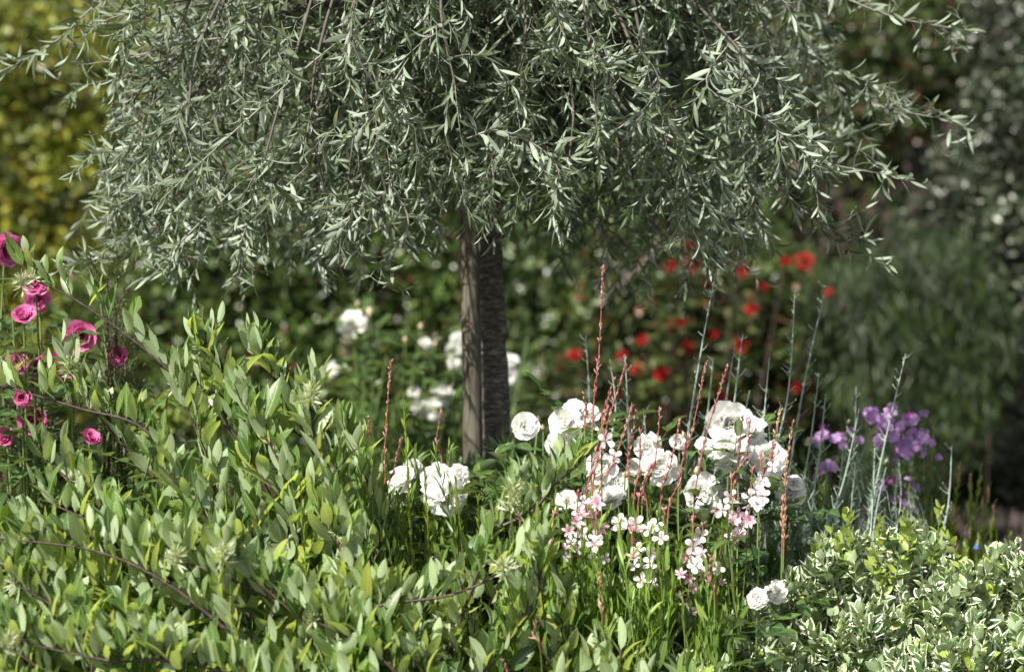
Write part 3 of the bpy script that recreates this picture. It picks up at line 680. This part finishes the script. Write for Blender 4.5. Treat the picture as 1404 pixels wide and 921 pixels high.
big_shrub('wide grey green shrub with dark arching stems filling the lower left', P(250, 900, 4.0) * np.array([1, 1, 0]),
    [dict(p=[(430, 840), (395, 740), (340, 620), (270, 545), (200, 480), (110, 415), (45, 383)], d=4.25, k=1),
     dict(p=[(300, 700), (200, 590), (110, 560), (0, 528)], d=4.3, k=1, tuft=0),
     dict(p=[(330, 880), (230, 800), (130, 755), (0, 738)], d=3.95, k=1, tuft=0),
     dict(p=[(480, 760), (450, 670), (430, 590), (428, 545)], d=4.05, k=1),
     dict(p=[(350, 930), (310, 830), (300, 790), (305, 762)], d=3.9, k=1),
     dict(p=[(560, 960), (470, 880), (330, 800), (240, 765)], d=3.95, k=1),
     dict(p=[(260, 720), (200, 640), (150, 590), (90, 500)], d=4.35, k=1),
     dict(p=[(380, 700), (330, 560), (295, 500), (275, 478)], d=4.3, k=1),
     dict(p=[(260, 930), (230, 905), (150, 905), (30, 880)], d=3.8, k=2),
     dict(p=[(440, 640), (400, 560), (375, 520), (350, 490)], d=4.35, k=1, tuft=0),
     dict(p=[(500, 800), (520, 740), (500, 650), (470, 590)], d=4.3, k=1, tuft=0)] +
    [dict(p=[(x0, y0), (x0 - dx * .4, y0 - dy * .55), (x0 - dx, y0 - dy)], d=4.38 - (y0 - dy * .7 - 420) / 500 * .55, k=1, tuft=i % 3 == 0, r=.003) for i, (x0, y0, dx, dy) in enumerate([(180, 930, 160, 130), (360, 860, 190, 120), (460, 930, 130, 150), (120, 860, 130, 90), (330, 800, 110, 160), (240, 800, 170, 110), (520, 900, 60, 170), (420, 740, 90, 190), (180, 760, 120, 130), (560, 940, 130, 90), (90, 960, 110, 90), (400, 960, 180, 60), (300, 700, 60, 170), (480, 720, 60, 140)])],
    envL, (-70, 600), 370, dfun, 1010, tuftpts=[(428, 540, 4.0), (305, 758, 3.85), (240, 762, 3.85), (115, 650, 4.1), (30, 385, 4.2), (95, 500, 4.3), (10, 880, 3.75)])
envM = [(600, 760), (640, 735), (690, 668), (720, 668), (760, 720), (800, 800), (900, 850), (960, 880)]
big_shrub('smaller grey green shrub in front of the trunk base with pale spidery tips', P(680, 900, 4.0) * np.array([1, 1, 0]),
    [dict(p=[(600, 930), (650, 800), (680, 720), (705, 672)], d=4.05, k=1),
     dict(p=[(440, 860), (520, 830), (620, 815), (700, 780)], d=3.95, k=1),
     dict(p=[(620, 960), (700, 880), (740, 800), (735, 745)], d=4.0, k=1),
     dict(p=[(690, 720), (730, 700), (760, 665), (790, 640)], d=4.3, k=1)],
    envM, (590, 960), 150, lambda x, y: 4.25 - (y - 650) / 270 * .3, 1000, L=.07, tuftpts=[(705, 668, 4.0), (690, 775, 3.9), (700, 690, 4.0)], tb_=.2)

# leafy sprig of broad dark leaves at the trunk foot
t = thing('broad_leaf_sprig', P(700, 700, 4.75) * np.array([1, 1, 0]), 'dark glossy leafy sprig crossing the foot of the trunk', 'plant')
gl = Geo(); bag = Bag(); gs = Geo()
for pl in [[(620, 760), (660, 680), (700, 625), (760, 600)], [(700, 760), (690, 690), (660, 655), (610, 640)], [(680, 780), (720, 700), (770, 660), (820, 640)], [(640, 740), (640, 690), (635, 665)], [(700, 740), (720, 660), (690, 620)]]:
    c = PP(pl, 4.75); b = np.array([t.location[0] + rng.normal(0, .03), t.location[1], 0.])
    shoot(bag, gs, np.vstack([b, c]), 34, .065, .022, r0=.0025, f0=.5, up=.1, out=1, n_pts=14)
bag.flush(gl, prof='ellip', nt=6, bend=.35); gl.build('foliage', M['rose_leaf'], t); gs.build('stem', M['greenstem'], t)

# ------------------------------------------------------------------ gaura
def gaura(label, base, spikes, flowers, fol, nfol, d0, tan=()):
    """spikes (tipx,tipy,lowx,lowy,d), flowers (px,py,size,kind)"""
    t = thing('flowering_spike_plant', base, label, 'flowering plant', 'plants with red budded flower spikes')
    cs = []
    for i, s in enumerate(spikes):
        d = s[4] if len(s) > 4 else d0
        tip = P(s[0], s[1], d); low = P(s[2], s[3], d + .02); b = np.array([low[0] * .8 + base[0] * .2 + rng.normal(0, .02), base[1] + rng.normal(0, .04), 0])
        mid = (low + tip) / 2 + np.array([rng.normal(0, .009), 0, 0])
        g = Geo(); c = smooth([b, low * .6 + b * .4, low, mid, tip], 40)
        rad = np.interp(np.linspace(0, 1, 40), [0, .5, 1], [.0022, .0016, .0009])
        add_tubes(g, c[:21], rad[:21], 5, 1); add_tubes(g, c[20:], rad[20:], 5, 0)
        # buds pressed to the upper half
        lenm = np.linalg.norm(tip - low); n = max(10, int(lenm / .0052)); f = 1 - rng.random(n) ** 1.5 * .98 if i not in tan else 1 - rng.random(n) * .9
        f = np.sort(f); x = 20 + f * 19; i0 = np.minimum(x.astype(int), 38); q = (x - i0)[:, None]
        p = c[i0] * (1 - q) + c[i0 + 1] * q; T = unit(c[i0 + 1] - c[i0]); ph = np.arange(n) * 2.4
        O = np.c_[np.cos(ph), np.sin(ph), 0 * ph]; spread = .2 + .75 * (rng.random(n) < .22)[:, None] * rng.random(n)[:, None]
        add_buds(g, p + O * .0008, T + O * spread, (.0135 - .006 * f) * rng.uniform(.7, 1.2, n), .0036 * (1.1 - .3 * f), 2)
        gg = g.build('flower_stem', [M['redstem'], M['greenstem'], M['budtan'] if i in tan else M['bud']], t); cs.append((gg, c))
    for fl in [f for f in flowers] + [(f[0] + rng.normal(0, 13), f[1] + rng.normal(6, 16), f[2] * .85, 'w' if rng.random() < .6 else f[3]) for f in flowers]:
        px, py, sz, kind = fl[:4]; d = fl[4] if len(fl) > 4 else d0 - rng.uniform(.08, .2)
        p = P(px, py, d); me = (gw_fl if kind == 'w' else gp_fl); me = me[rng.integers(len(me))]
        own = min(cs, key=lambda a: np.linalg.norm(a[1] - p, axis=1).min())
        near = own[1][np.argmin(np.linalg.norm(own[1] - (p - [0, 0, .015]), axis=1))]
        if np.linalg.norm(near - p) > .05:
            top_ = p + [rng.normal(0, .004), .01, .012]; b = np.array([top_[0] + rng.normal(0, .02), base[1], 0]); c = smooth([b, b * .4 + top_ * .6 + [rng.normal(0, .006), 0, 0], top_, top_ + [.002, 0, .03]], 40)
            g = Geo(); add_tubes(g, c[:28], np.linspace(.0013, .0010, 28), 5, 1); add_tubes(g, c[27:], np.linspace(.0012, .0007, 13), 5, 0)
            q = c[rng.integers(31, 40, 9)]; add_buds(g, q, rdir(9) * .6 + [0, 0, .9], rng.uniform(.007, .013, 9), .0034, 2)
            gg = g.build('flower_stem', [M['redstem'], M['greenstem'], M['bud']], t); cs.append((gg, c)); near = c[30]
        ax = face_dir(p, .1, .5); s = sz / FPX * d / 2 * 1.0
        f = put('flower', me, t, p, ax, s)
        s_ = bpy.data.objects.new('stamens', gst_me); C.objects.link(s_); s_.parent = f
        g = Geo(); add_tubes(g, smooth([near, (near + p) / 2 + [0, 0, .004], p], 5), np.full(5, .0007), 4); g.build('flower_stalk', M['redstem'], t)
    gl = Geo(); bag = Bag(); gs = Geo()
    for _ in range(nfol):
        x = rng.uniform(fol[0], fol[1]); y = rng.uniform(fol[2], fol[3]) + 300 * rng.random() ** 2.2; d = d0 + rng.uniform(-.15, .3) - (y - 650) / 300 * .12
        tipp = P(x, y, d); dr = unit(np.array([rng.normal(0, .14), rng.normal(0, .12), 1])); ln = rng.uniform(.16, .32); wd_ = rng.random() < .3
        p0 = tipp - dr * ln
        shoot(bag, gs, [p0, (p0 + tipp) / 2 + rdir() * .006, tipp], int(ln / (.022 if wd_ else .013)), rng.uniform(.035, .07), rng.uniform(.016, .022) if wd_ else rng.uniform(.006, .012), r0=.0016, up=.35, out=.42, along=.8, tip=.55, n_pts=6)
    bag.flush(gl, prof='lance', nt=5, fold=.35, bend=.25, twist=.5); leaf_and_stem(gl, gs, M['gaura_leaf'], M['greenstem'], t)
    return t
gaura('plant with red budded spikes and narrow leaves left of the low white roses', P(530, 900, 4.3) * np.array([1, 1, 0]),
      [(536, 497, 527, 690, 4.4), (505, 572, 510, 650, 4.4), (550, 600, 530, 690, 4.4), (463, 705, 482, 800, 4.0), (500, 820, 520, 880, 3.95), (605, 565, 606, 650, 4.5), (462, 845, 470, 900, 3.9), (707, 665, 712, 740, 4.2)],
      [], (400, 640, 600, 800), 190, 4.42)
gaura('plant with the tallest red spike and pale pink flowers among the roses', P(820, 900, 4.3) * np.array([1, 1, 0]),
      [(827, 368, 812, 600, 4.3), (857, 503, 812, 690, 4.25), (867, 556, 818, 700, 4.25), (872, 565, 862, 670, 4.35), (842, 520, 825, 600, 4.3), (800, 540, 802, 600, 4.35), (878, 590, 868, 700, 4.25), (893, 638, 888, 710, 4.3), (833, 560, 800, 720, 4.2), (738, 843, 742, 900, 3.95), (822, 785, 826, 860, 4.0), (690, 905, 695, 940, 3.9), (740, 765, 745, 830, 4.0), (905, 562, 880, 700, 4.4)],
      [(805, 698, 30, 'p'), (790, 715, 26, 'p'), (812, 712, 30, 'p'), (822, 722, 26, 'p'), (780, 728, 22, 'p'), (800, 735, 26, 'w'), (815, 745, 24, 'w'), (775, 752, 18, 'p'), (790, 752, 20, 'w'), (850, 716, 26, 'w'), (872, 718, 28, 'w'), (898, 722, 26, 'w'), (906, 738, 22, 'w'), (872, 742, 18, 'p'), (868, 765, 22, 'p'), (892, 772, 26, 'w'), (880, 795, 24, 'w'), (820, 690, 24, 'p'), (830, 604, 26, 'w'), (800, 690, 24, 'w'), (815, 758, 20, 'w'), (870, 815, 16, 'p'), (833, 860, 16, 'p')],
      (690, 910, 680, 870), 460, 4.3, tan=(9, 10))
gaura('plant with red spikes and blush flowers in front of the biggest white roses', P(970, 900, 4.3) * np.array([1, 1, 0]),
      [(968, 498, 930, 680, 4.3), (997, 503, 950, 740, 4.3), (932, 578, 905, 700, 4.3), (1018, 573, 1012, 670, 4.35), (1028, 577, 1005, 680, 4.35), (1070, 560, 1040, 690, 4.4), (1087, 578, 1072, 760, 4.35), (1062, 610, 1040, 700, 4.35), (940, 610, 915, 720, 4.25), (975, 760, 980, 830, 4.1), (1078, 640, 1074, 770, 4.3)],
      [(950, 748, 28, 'w'), (962, 758, 26, 'p'), (942, 762, 24, 'p'), (955, 775, 26, 'w'), (966, 788, 22, 'p'), (944, 790, 22, 'p'), (950, 805, 20, 'p'), (1004, 690, 28, 'w'), (1000, 680, 22, 'w'), (1045, 664, 26, 'w'), (1028, 682, 26, 'w'), (1012, 706, 28, 'p'), (1022, 712, 26, 'p'), (1004, 716, 24, 'p'), (1018, 722, 22, 'w'), (1006, 740, 18, 'p'), (1000, 765, 16, 'p'), (1036, 672, 22, 'w'), (945, 820, 18, 'p'), (1040, 690, 20, 'w'), (1046, 652, 22, 'w')],
      (870, 1010, 710, 870), 220, 4.32, tan=(5, 6, 10))

# green stems of narrow leaves rising in front of the low roses
t = thing('green_stem_clump', P(560, 900, 4.2) * np.array([1, 1, 0]), 'thin bright green leafy stems rising in front of the low white roses', 'plant')
gl = Geo(); bag = Bag(); gs = Geo()
for x, y0, d in [(553, 550, 4.3), (583, 655, 4.25), (625, 660, 4.25), (655, 685, 4.2), (585, 700, 4.2), (410, 640, 4.1), (560, 690, 4.2)]:
    tp1 = P(x, y0, d); b = np.array([tp1[0] + rng.normal(0, .02), tp1[1] + .05, 0.])
    shoot(bag, gs, [b, b * .3 + tp1 * .7 + [0.01, 0, 0], tp1], 46, .032, .0055, r0=.002, f0=.45, out=.18, along=1, up=.2, n_pts=12)
bag.flush(gl, prof='lance', nt=4); gl.build('foliage', M['lime'], t); gs.build('stem', M['lime'], t)

# ------------------------------------------------------------------ grey green spires
spires = [(983, 365, 940, 640), (1090, 393, 1052, 680), (1133, 390, 1078, 690), (1018, 460, 1000, 620), (1008, 470, 985, 640), (803, 460, 808, 620), (857, 485, 862, 640), (836, 492, 838, 620), (1055, 490, 1045, 620), (1123, 512, 1092, 720), (1174, 530, 1140, 740), (1242, 485, 1188, 740), (1305, 612, 1288, 760), (1178, 560, 1125, 760), (978, 490, 960, 640), (1028, 535, 1022, 640), (1215, 640, 1195, 760), (1132, 540, 1110, 720), (1160, 590, 1148, 740), (1240, 690, 1225, 780), (882, 560, 886, 660), (772, 560, 776, 660)]
def spire_plant(label, base, idx, x0, x1, y0, y1, nf):
    t = thing('grey_spire_plant', base, label, 'plant', 'grey green spire plants')
    for i in idx:
        s = spires[i]; d = 4.75 + rng.uniform(-.12, .15); tip = P(s[0], s[1], d); low = P(s[2], s[3], d); b = np.array([low[0] * .7 + base[0] * .3, base[1] + rng.normal(0, .05), 0.])
        c = smooth([b, low * .7 + b * .3, low, (low + tip) / 2 + [rng.normal(0, .006), 0, 0], tip], 40); ln = np.linalg.norm(tip - low)
        g = Geo(); add_tubes(g, c, np.interp(np.linspace(0, 1, 40), [0, .5, 1], [.004, .0028, .0009]), 6)
        for j in range(int(ln / .010)):
            f = rng.uniform(.38, .985); x = f * 39; k = min(int(x), 38); p = c[k] + (c[k + 1] - c[k]) * (x - k); a = j * 2.4
            dd = unit(np.array([math.cos(a), math.sin(a), rng.uniform(.5, 1.2)])); l2 = rng.uniform(.008, .03) * (1.25 - f)/.6 + .003
            e = p + dd * l2; add_tubes(g, np.array([p, (p + e) / 2 + [0, 0, -.001], e]), np.array([.0009, .0007, .0004]), 4)
            if rng.random() < .6: add_buds(g, [e], [dd + [0, 0, .4]], .006, .0022, k=5)
            if rng.random() < .5: add_buds(g, [p], [dd + [0, 0, .9]], .009, .003, k=5)
        g.build('spire', M['greystem'], t)
    gl = Geo(); bag = Bag(); gs = Geo()
    for _ in range(nf):
        x = rng.uniform(x0, x1); y = rng.uniform(y0, y1) + 250 * rng.random() ** 2; d = 4.8 + rng.uniform(-.2, .25)
        tp1 = P(x, y, d); dr = unit(np.array([rng.normal(0, .25), rng.normal(0, .2), 1])); ln = rng.uniform(.12, .24)
        shoot(bag, gs, [tp1 - dr * ln, tp1 - dr * ln * .5 + rdir() * .008, tp1], 34, .030, .0035, r0=.0016, up=.1, out=.75, along=.55, tip=.4, n_pts=6)
    bag.flush(gl, prof='lance', nt=4, bend=.3); leaf_and_stem(gl, gs, M['perov'], M['greystem'], t)
spire_plant('grey green plant with thin spires standing behind the tallest red spike', P(835, 800, 4.9) * np.array([1, 1, 0]), [5, 6, 7, 20, 21], 760, 900, 560, 700, 40)
spire_plant('grey green plant with tall spires in front of the red roses', P(1040, 800, 4.9) * np.array([1, 1, 0]), [0, 1, 2, 3, 4, 8, 14, 15], 920, 1110, 560, 760, 170)
spire_plant('grey green plant with pale spires around the purple flowers', P(1150, 800, 4.8) * np.array([1, 1, 0]), [9, 10, 11, 12, 13, 16, 17, 18, 19], 1060, 1260, 590, 760, 170)

# ------------------------------------------------------------------ purple flowers
pl = thing('purple_flower_bush', P(1210, 760, 5.1) * np.array([1, 1, 0]), 'bush of small lilac purple flowers behind the variegated shrub', 'flowering shrub')
cl = [(1192, 572, 16), (1210, 575, 18), (1222, 568, 14), (1243, 575, 16), (1257, 572, 12), (1128, 600, 14), (1120, 597, 10), (1150, 606, 14), (1160, 600, 12), (1134, 634, 14), (1203, 607, 14), (1222, 600, 16), (1232, 608, 18), (1250, 600, 16), (1262, 598, 16), (1276, 604, 12), (1262, 618, 16), (1276, 625, 12), (1240, 622, 16), (1226, 622, 14), (1250, 612, 14), (1215, 585, 14), (1205, 595, 12), (1180, 598, 10), (1232, 586, 13)]
cl2 = [(1222, 658, 12), (1232, 655, 10), (1250, 662, 12), (1220, 672, 14), (1232, 678, 14), (1240, 690, 14), (1210, 668, 12), (1225, 690, 10), (1256, 690, 10), (1250, 700, 9), (1140, 655, 10), (1155, 580, 9)]
n = 0
gs = Geo(); gl = Geo(); bag = Bag(); pb = np.array(pl.location)
for (x, y, s) in cl + cl2:
    for k in range(3 if s > 11 else 2):
        d = 5.05 + rng.uniform(-.06, .12); p = P(x + rng.normal(0, 5), y + rng.normal(0, 5), d)
        me = purple_fl[3] if (y > 640 and rng.random() < .4) or rng.random() < .06 else purple_fl[rng.integers(3)]
        if n < 100: put('flower', me, pl, p, face_dir(p, .3, .5), s / FPX * d / 2 * 1.15); n += 1
        e = p - face_dir(p, .2, .1) * .004
        if k == 0:
            b = pb + np.array([rng.normal(0, .04), rng.normal(0, .04), 0]); m_ = b * .3 + e * .7 + [rng.normal(0, .02), .02, -.03]
            shoot(bag, gs, [b, m_, e], 12, .03, .013, r0=.003, f0=.5, n_pts=10, tip=.5)
        else: add_tubes(gs, smooth([e - [0, -.01, .03], e], 3), np.array([.0008, .0007, .0006]), 4)
for _ in range(60):
    p = P(rng.uniform(1120, 1300), rng.uniform(600, 800), 5.15 + rng.uniform(-.1, .2)); b = pb + np.array([rng.normal(0, .05), rng.normal(0, .05), 0])
    shoot(bag, gs, [b, b * .4 + p * .6, p], 22, .032, .011, r0=.0025, f0=.5, n_pts=8)
bag.flush(gl, prof='ellip', nt=5); gl.build('foliage', M['rose_leaf'], pl); gs.build('stem', M['greenstem'], pl)

# yellow-green weeds right
wd = thing('green_weed_clump', P(1320, 760, 5.2) * np.array([1, 1, 0]), 'clump of upright yellow green stems at the right behind the variegated shrub', 'plant')
gl = Geo(); bag = Bag(); gs = Geo(); wb = np.array(wd.location)
for i in range(34):
    x = [1280, 1315, 1331, 1345, 1355, 1272, 1385][i] if i < 7 else rng.uniform(1262, 1400); y = [594, 640, 652, 640, 668, 625, 735][i] if i < 7 else rng.uniform(680, 760) + (30 if x > 1365 else 0)
    p = P(x, y, 5.15 + rng.uniform(-.08, .08)); b = np.array([p[0] - .03 + rng.normal(0, .02), p[1], 0])
    shoot(bag, gs, [b, b * .4 + p * .6 + [-.01, 0, 0], p], 40, .048, .012, r0=.0028, f0=.35, out=.4, along=.9, up=.2, tip=.4, n_pts=10)
    if i % 3 != 0:
        gk = Geo(); q = rng.random(14)[:, None] * .035; add_buds(gk, p - [0, 0, 1] * q, rdir(14) * .4 + [0, 0, 1], .009, .005, k=5); gk.build('seed_head', M['budtan'], wd)
bag.flush(gl, prof='lance', nt=4); gl.build('foliage', M['lime'], wd); gs.build('stem', M['lime'], wd)

# ------------------------------------------------------------------ variegated euonymus
ev = thing('variegated_bush', P(1210, 900, 4.25) * np.array([1, 1, 0]), 'low bushy shrub of small cream edged leaves at the lower right', 'shrub')
envE = [(890, 925), (950, 870), (990, 832), (1035, 810), (1070, 785), (1100, 755), (1120, 725), (1150, 690), (1180, 705), (1210, 712), (1240, 700), (1275, 690), (1300, 722), (1330, 745), (1375, 735), (1404, 722), (1480, 715)]
gl = Geo(); bag = Bag(); gs = Geo()
for _ in range(1120):
    x = rng.uniform(890, 1490); yt = interp_env(envE, x); y = yt + 14 + (1040 - yt) * rng.random() ** .95
    d = 4.5 - (y - 700) / 220 * .35 + rng.uniform(0, .12) + .11 * math.sin(x * .035 + y * .02) * math.sin(y * .045 - x * .012) + .05 * math.sin(x * .11) * math.cos(y * .1)
    p1 = P(x, y, d); ln = rng.uniform(.04, .08); dr = unit(np.array([rng.normal(0, .35), rng.normal(-.15, .3), 1.0])); p0 = p1 - dr * ln
    shoot(bag, gs, [p0, (p0 + p1) / 2 + rdir() * .004, p1], 10, rng.uniform(.023, .036), rng.uniform(.016, .023), r0=.0015, f0=.1, up=.15, out=.75, along=.5, tip=.7, n_pts=4, opposite=True)
bag.flush(gl, prof='ovate', nt=6, fold=.3, bend=.1, twist=.2, wave=.03)
for x0, y0, x1, y1 in [(1165, 770, 1160, 700), (1275, 780, 1288, 690), (1195, 790, 1205, 712), (1245, 760, 1240, 705), (1115, 790, 1118, 750), (1320, 800, 1300, 735), (1160, 790, 1140, 725), (1210, 830, 1200, 760)]:
    a, b = P(x0, y0, 4.4), P(x1, y1, 4.38); gp = Geo(); bg2 = Bag(); gps = Geo()
    shoot(bg2, gps, [a, (a + b) / 2 + [0.006, 0, 0], b], 14, .028, .017, r0=.0018, f0=.1, up=.2, out=.8, along=.5, n_pts=5, opposite=True)
    bg2.flush(gp, prof='ovate', nt=6, fold=.2, bend=.1); off = gp.n
    gps.m = [q * 0 + 1 for q in gps.m]; gp.v += gps.v; gp.uv += gps.uv; gp.r += gps.r; gp.m += gps.m; gp.f += [f + off for f in gps.f]; gp.build('lime_shoot', [M['plain_shoot'], M['greenstem']], ev)
for _ in range(60):
    x = rng.uniform(960, 1450); yt = interp_env(envE, x) + 60; p = P(x, rng.uniform(yt, 1000), 4.45); b = np.array([1210 / 1e9 + ev.location[0] + rng.normal(0, .2), ev.location[1] + rng.normal(0, .08), 0.])
    add_tubes(gs, smooth([b, (b + p) / 2 + [0, 0, .03], p], 6), np.linspace(.005, .0018, 6), 5)
gl.build('foliage', M['varieg'], ev); gs.build('stem', M['greenstem'], ev)

# ------------------------------------------------------------------ fine-leaved shrubs at the left
def heath(label, base, tops, d, n):
    t = thing('fine_leaf_shrub', base, label, 'shrub', 'fine leaved shrubs by the pink roses')
    gl = Geo(); bag = Bag(); gs = Geo()
    for i in range(n):
        x, y = tops[i % len(tops)]; x += rng.normal(0, 12 if i >= len(tops) else 0); y += abs(rng.normal(0, 70 if i >= len(tops) else 0))
        p = P(x, y, d + rng.normal(0, .05)); b = np.array([t.location[0] + rng.normal(0, .03), t.location[1] + rng.normal(0, .03), 0])
        c = shoot(bag, gs, [b, b * .35 + p * .65 + rdir() * .015, p], 190, .012, .0032, r0=.0022, f0=.25, out=.6, along=.8, n_pts=12)
        for _ in range(14):
            q = c[rng.integers(4, 11)]; e = q + unit(rdir() * .6 + [0, 0, .9]) * rng.uniform(.04, .1)
            shoot(bag, gs, [q, (q + e) / 2, e], 34, .010, .0026, r0=.001, out=.6, along=.8, n_pts=4)
    bag.flush(gl, prof='lance', nt=3); gl.build('foliage', M['needle'], t); gs.build('stem', M['darkstem'], t)
heath('thin upright olive shrub of tiny leaves between pink roses and the left shrub', P(155, 700, 4.7) * np.array([1, 1, 0]), [(150, 335), (160, 350), (140, 372), (170, 395), (158, 440), (175, 500), (150, 520)], 4.7, 20)
heath('dense olive shrub of tiny leaves at the left edge below the pink roses', P(10, 700, 4.8) * np.array([1, 1, 0]), [(5, 400), (30, 440), (-10, 420), (45, 470), (15, 460), (60, 520), (100, 560), (90, 600)], 4.85, 30)

# ------------------------------------------------------------------ blue flowers low in the bed
spots = [((300, 745, 4.45), 'blue flowers glimpsed left of centre in the shrub, beside the spidery tip'), ((345, 757, 4.4), 'deep blue flowers just right of the spidery tip'), ((420, 738, 4.5), 'pale blue flowers beside the dark stem of the left shrub'),
         ((542, 685, 4.55), 'blue flowers under the low white roses'), ((575, 712, 4.55), 'small blue flowers below the lowest white rose'), ((705, 885, 4.2), 'blue flowers at the bottom below the smaller grey green shrub'), ((770, 800, 4.35), 'pale blue flowers low between narrow green leaves'), ((872, 808, 4.3), 'pale blue flowers under the pink flower spikes'), ((1292, 762, 4.9), 'blue flower just above the variegated shrub'), ((1333, 742, 4.9), 'violet blue flower beside the yellow green stems')]
for (x, y, d), lab in spots:
    b = P(x, y, d) * np.array([1, 1, 0]); t = thing('blue_flower_plant', b, lab, 'flower', 'small blue flowers scattered in the bed')
    g = Geo(); bag = Bag(); gl = Geo()
    for k in range(5 if x < 1200 else 2):
        p = P(x + rng.normal(0, 8), y + rng.normal(0, 5), d + rng.normal(0, .02)); put('flower', blue_fl[0], t, p, face_dir(p, .6, .4), .0055)
        shoot(bag, g, [b, b * .4 + p * .6 + rdir() * .01, p], 10, .03, .008, r0=.0015, f0=.3, n_pts=7)
    bag.flush(gl, prof='lance', nt=4); gl.build('foliage', M['gaura_leaf'], t); g.build('stem', M['greenstem'], t)

# ------------------------------------------------------------------ ground cover that nobody could count
gl = Geo(); bag = Bag(); gs = Geo()
for _ in range(900):
    x = rng.uniform(-120, 1150); d = rng.uniform(4.55, 6.3)
    ytop = 640 + rng.uniform(0, 130) - (d - 4.5) * 25 - (40 if 430 < x < 760 else 0)
    p = P(x, ytop + 250 * rng.random() ** 2, d); ln = rng.uniform(.18, .32); dr = unit(np.array([rng.normal(0, .22), rng.normal(0, .2), 1]))
    if p[2] < ln: p[2] = ln
    shoot(bag, gs, [p - dr * ln, p - dr * ln * .5 + rdir() * .01, p], 14, rng.uniform(.04, .07), rng.uniform(.010, .022), r0=.0022, up=.25, out=.6, along=.65, n_pts=5)
bag.flush(gl, prof='ellip', nt=5)
gl.build('ground_cover', M['cover'])
tag(bpy.data.objects['ground_cover'], 'low leafy green ground cover between the roses and under the shrubs', 'ground cover', kind='stuff')
tag(gs.build('ground_cover_stems', M['greenstem']), 'thin green stems of the leafy ground cover', 'ground cover', kind='stuff')
gl = Geo(); n = 26000
pos = np.c_[rng.uniform(-2.6, 2.6, n), rng.uniform(-1.4, 1.5, n), np.zeros(n)]
add_leaves(gl, pos, rdir(n) * .4 + [0, 0, 1], rdir(n), rng.uniform(.1, .34, n), .006, prof='lance', nt=4, bend=.5)
tag(gl.build('grass', M['lawn']), 'fine green grass at the foot of the bed', 'grass', kind='stuff')
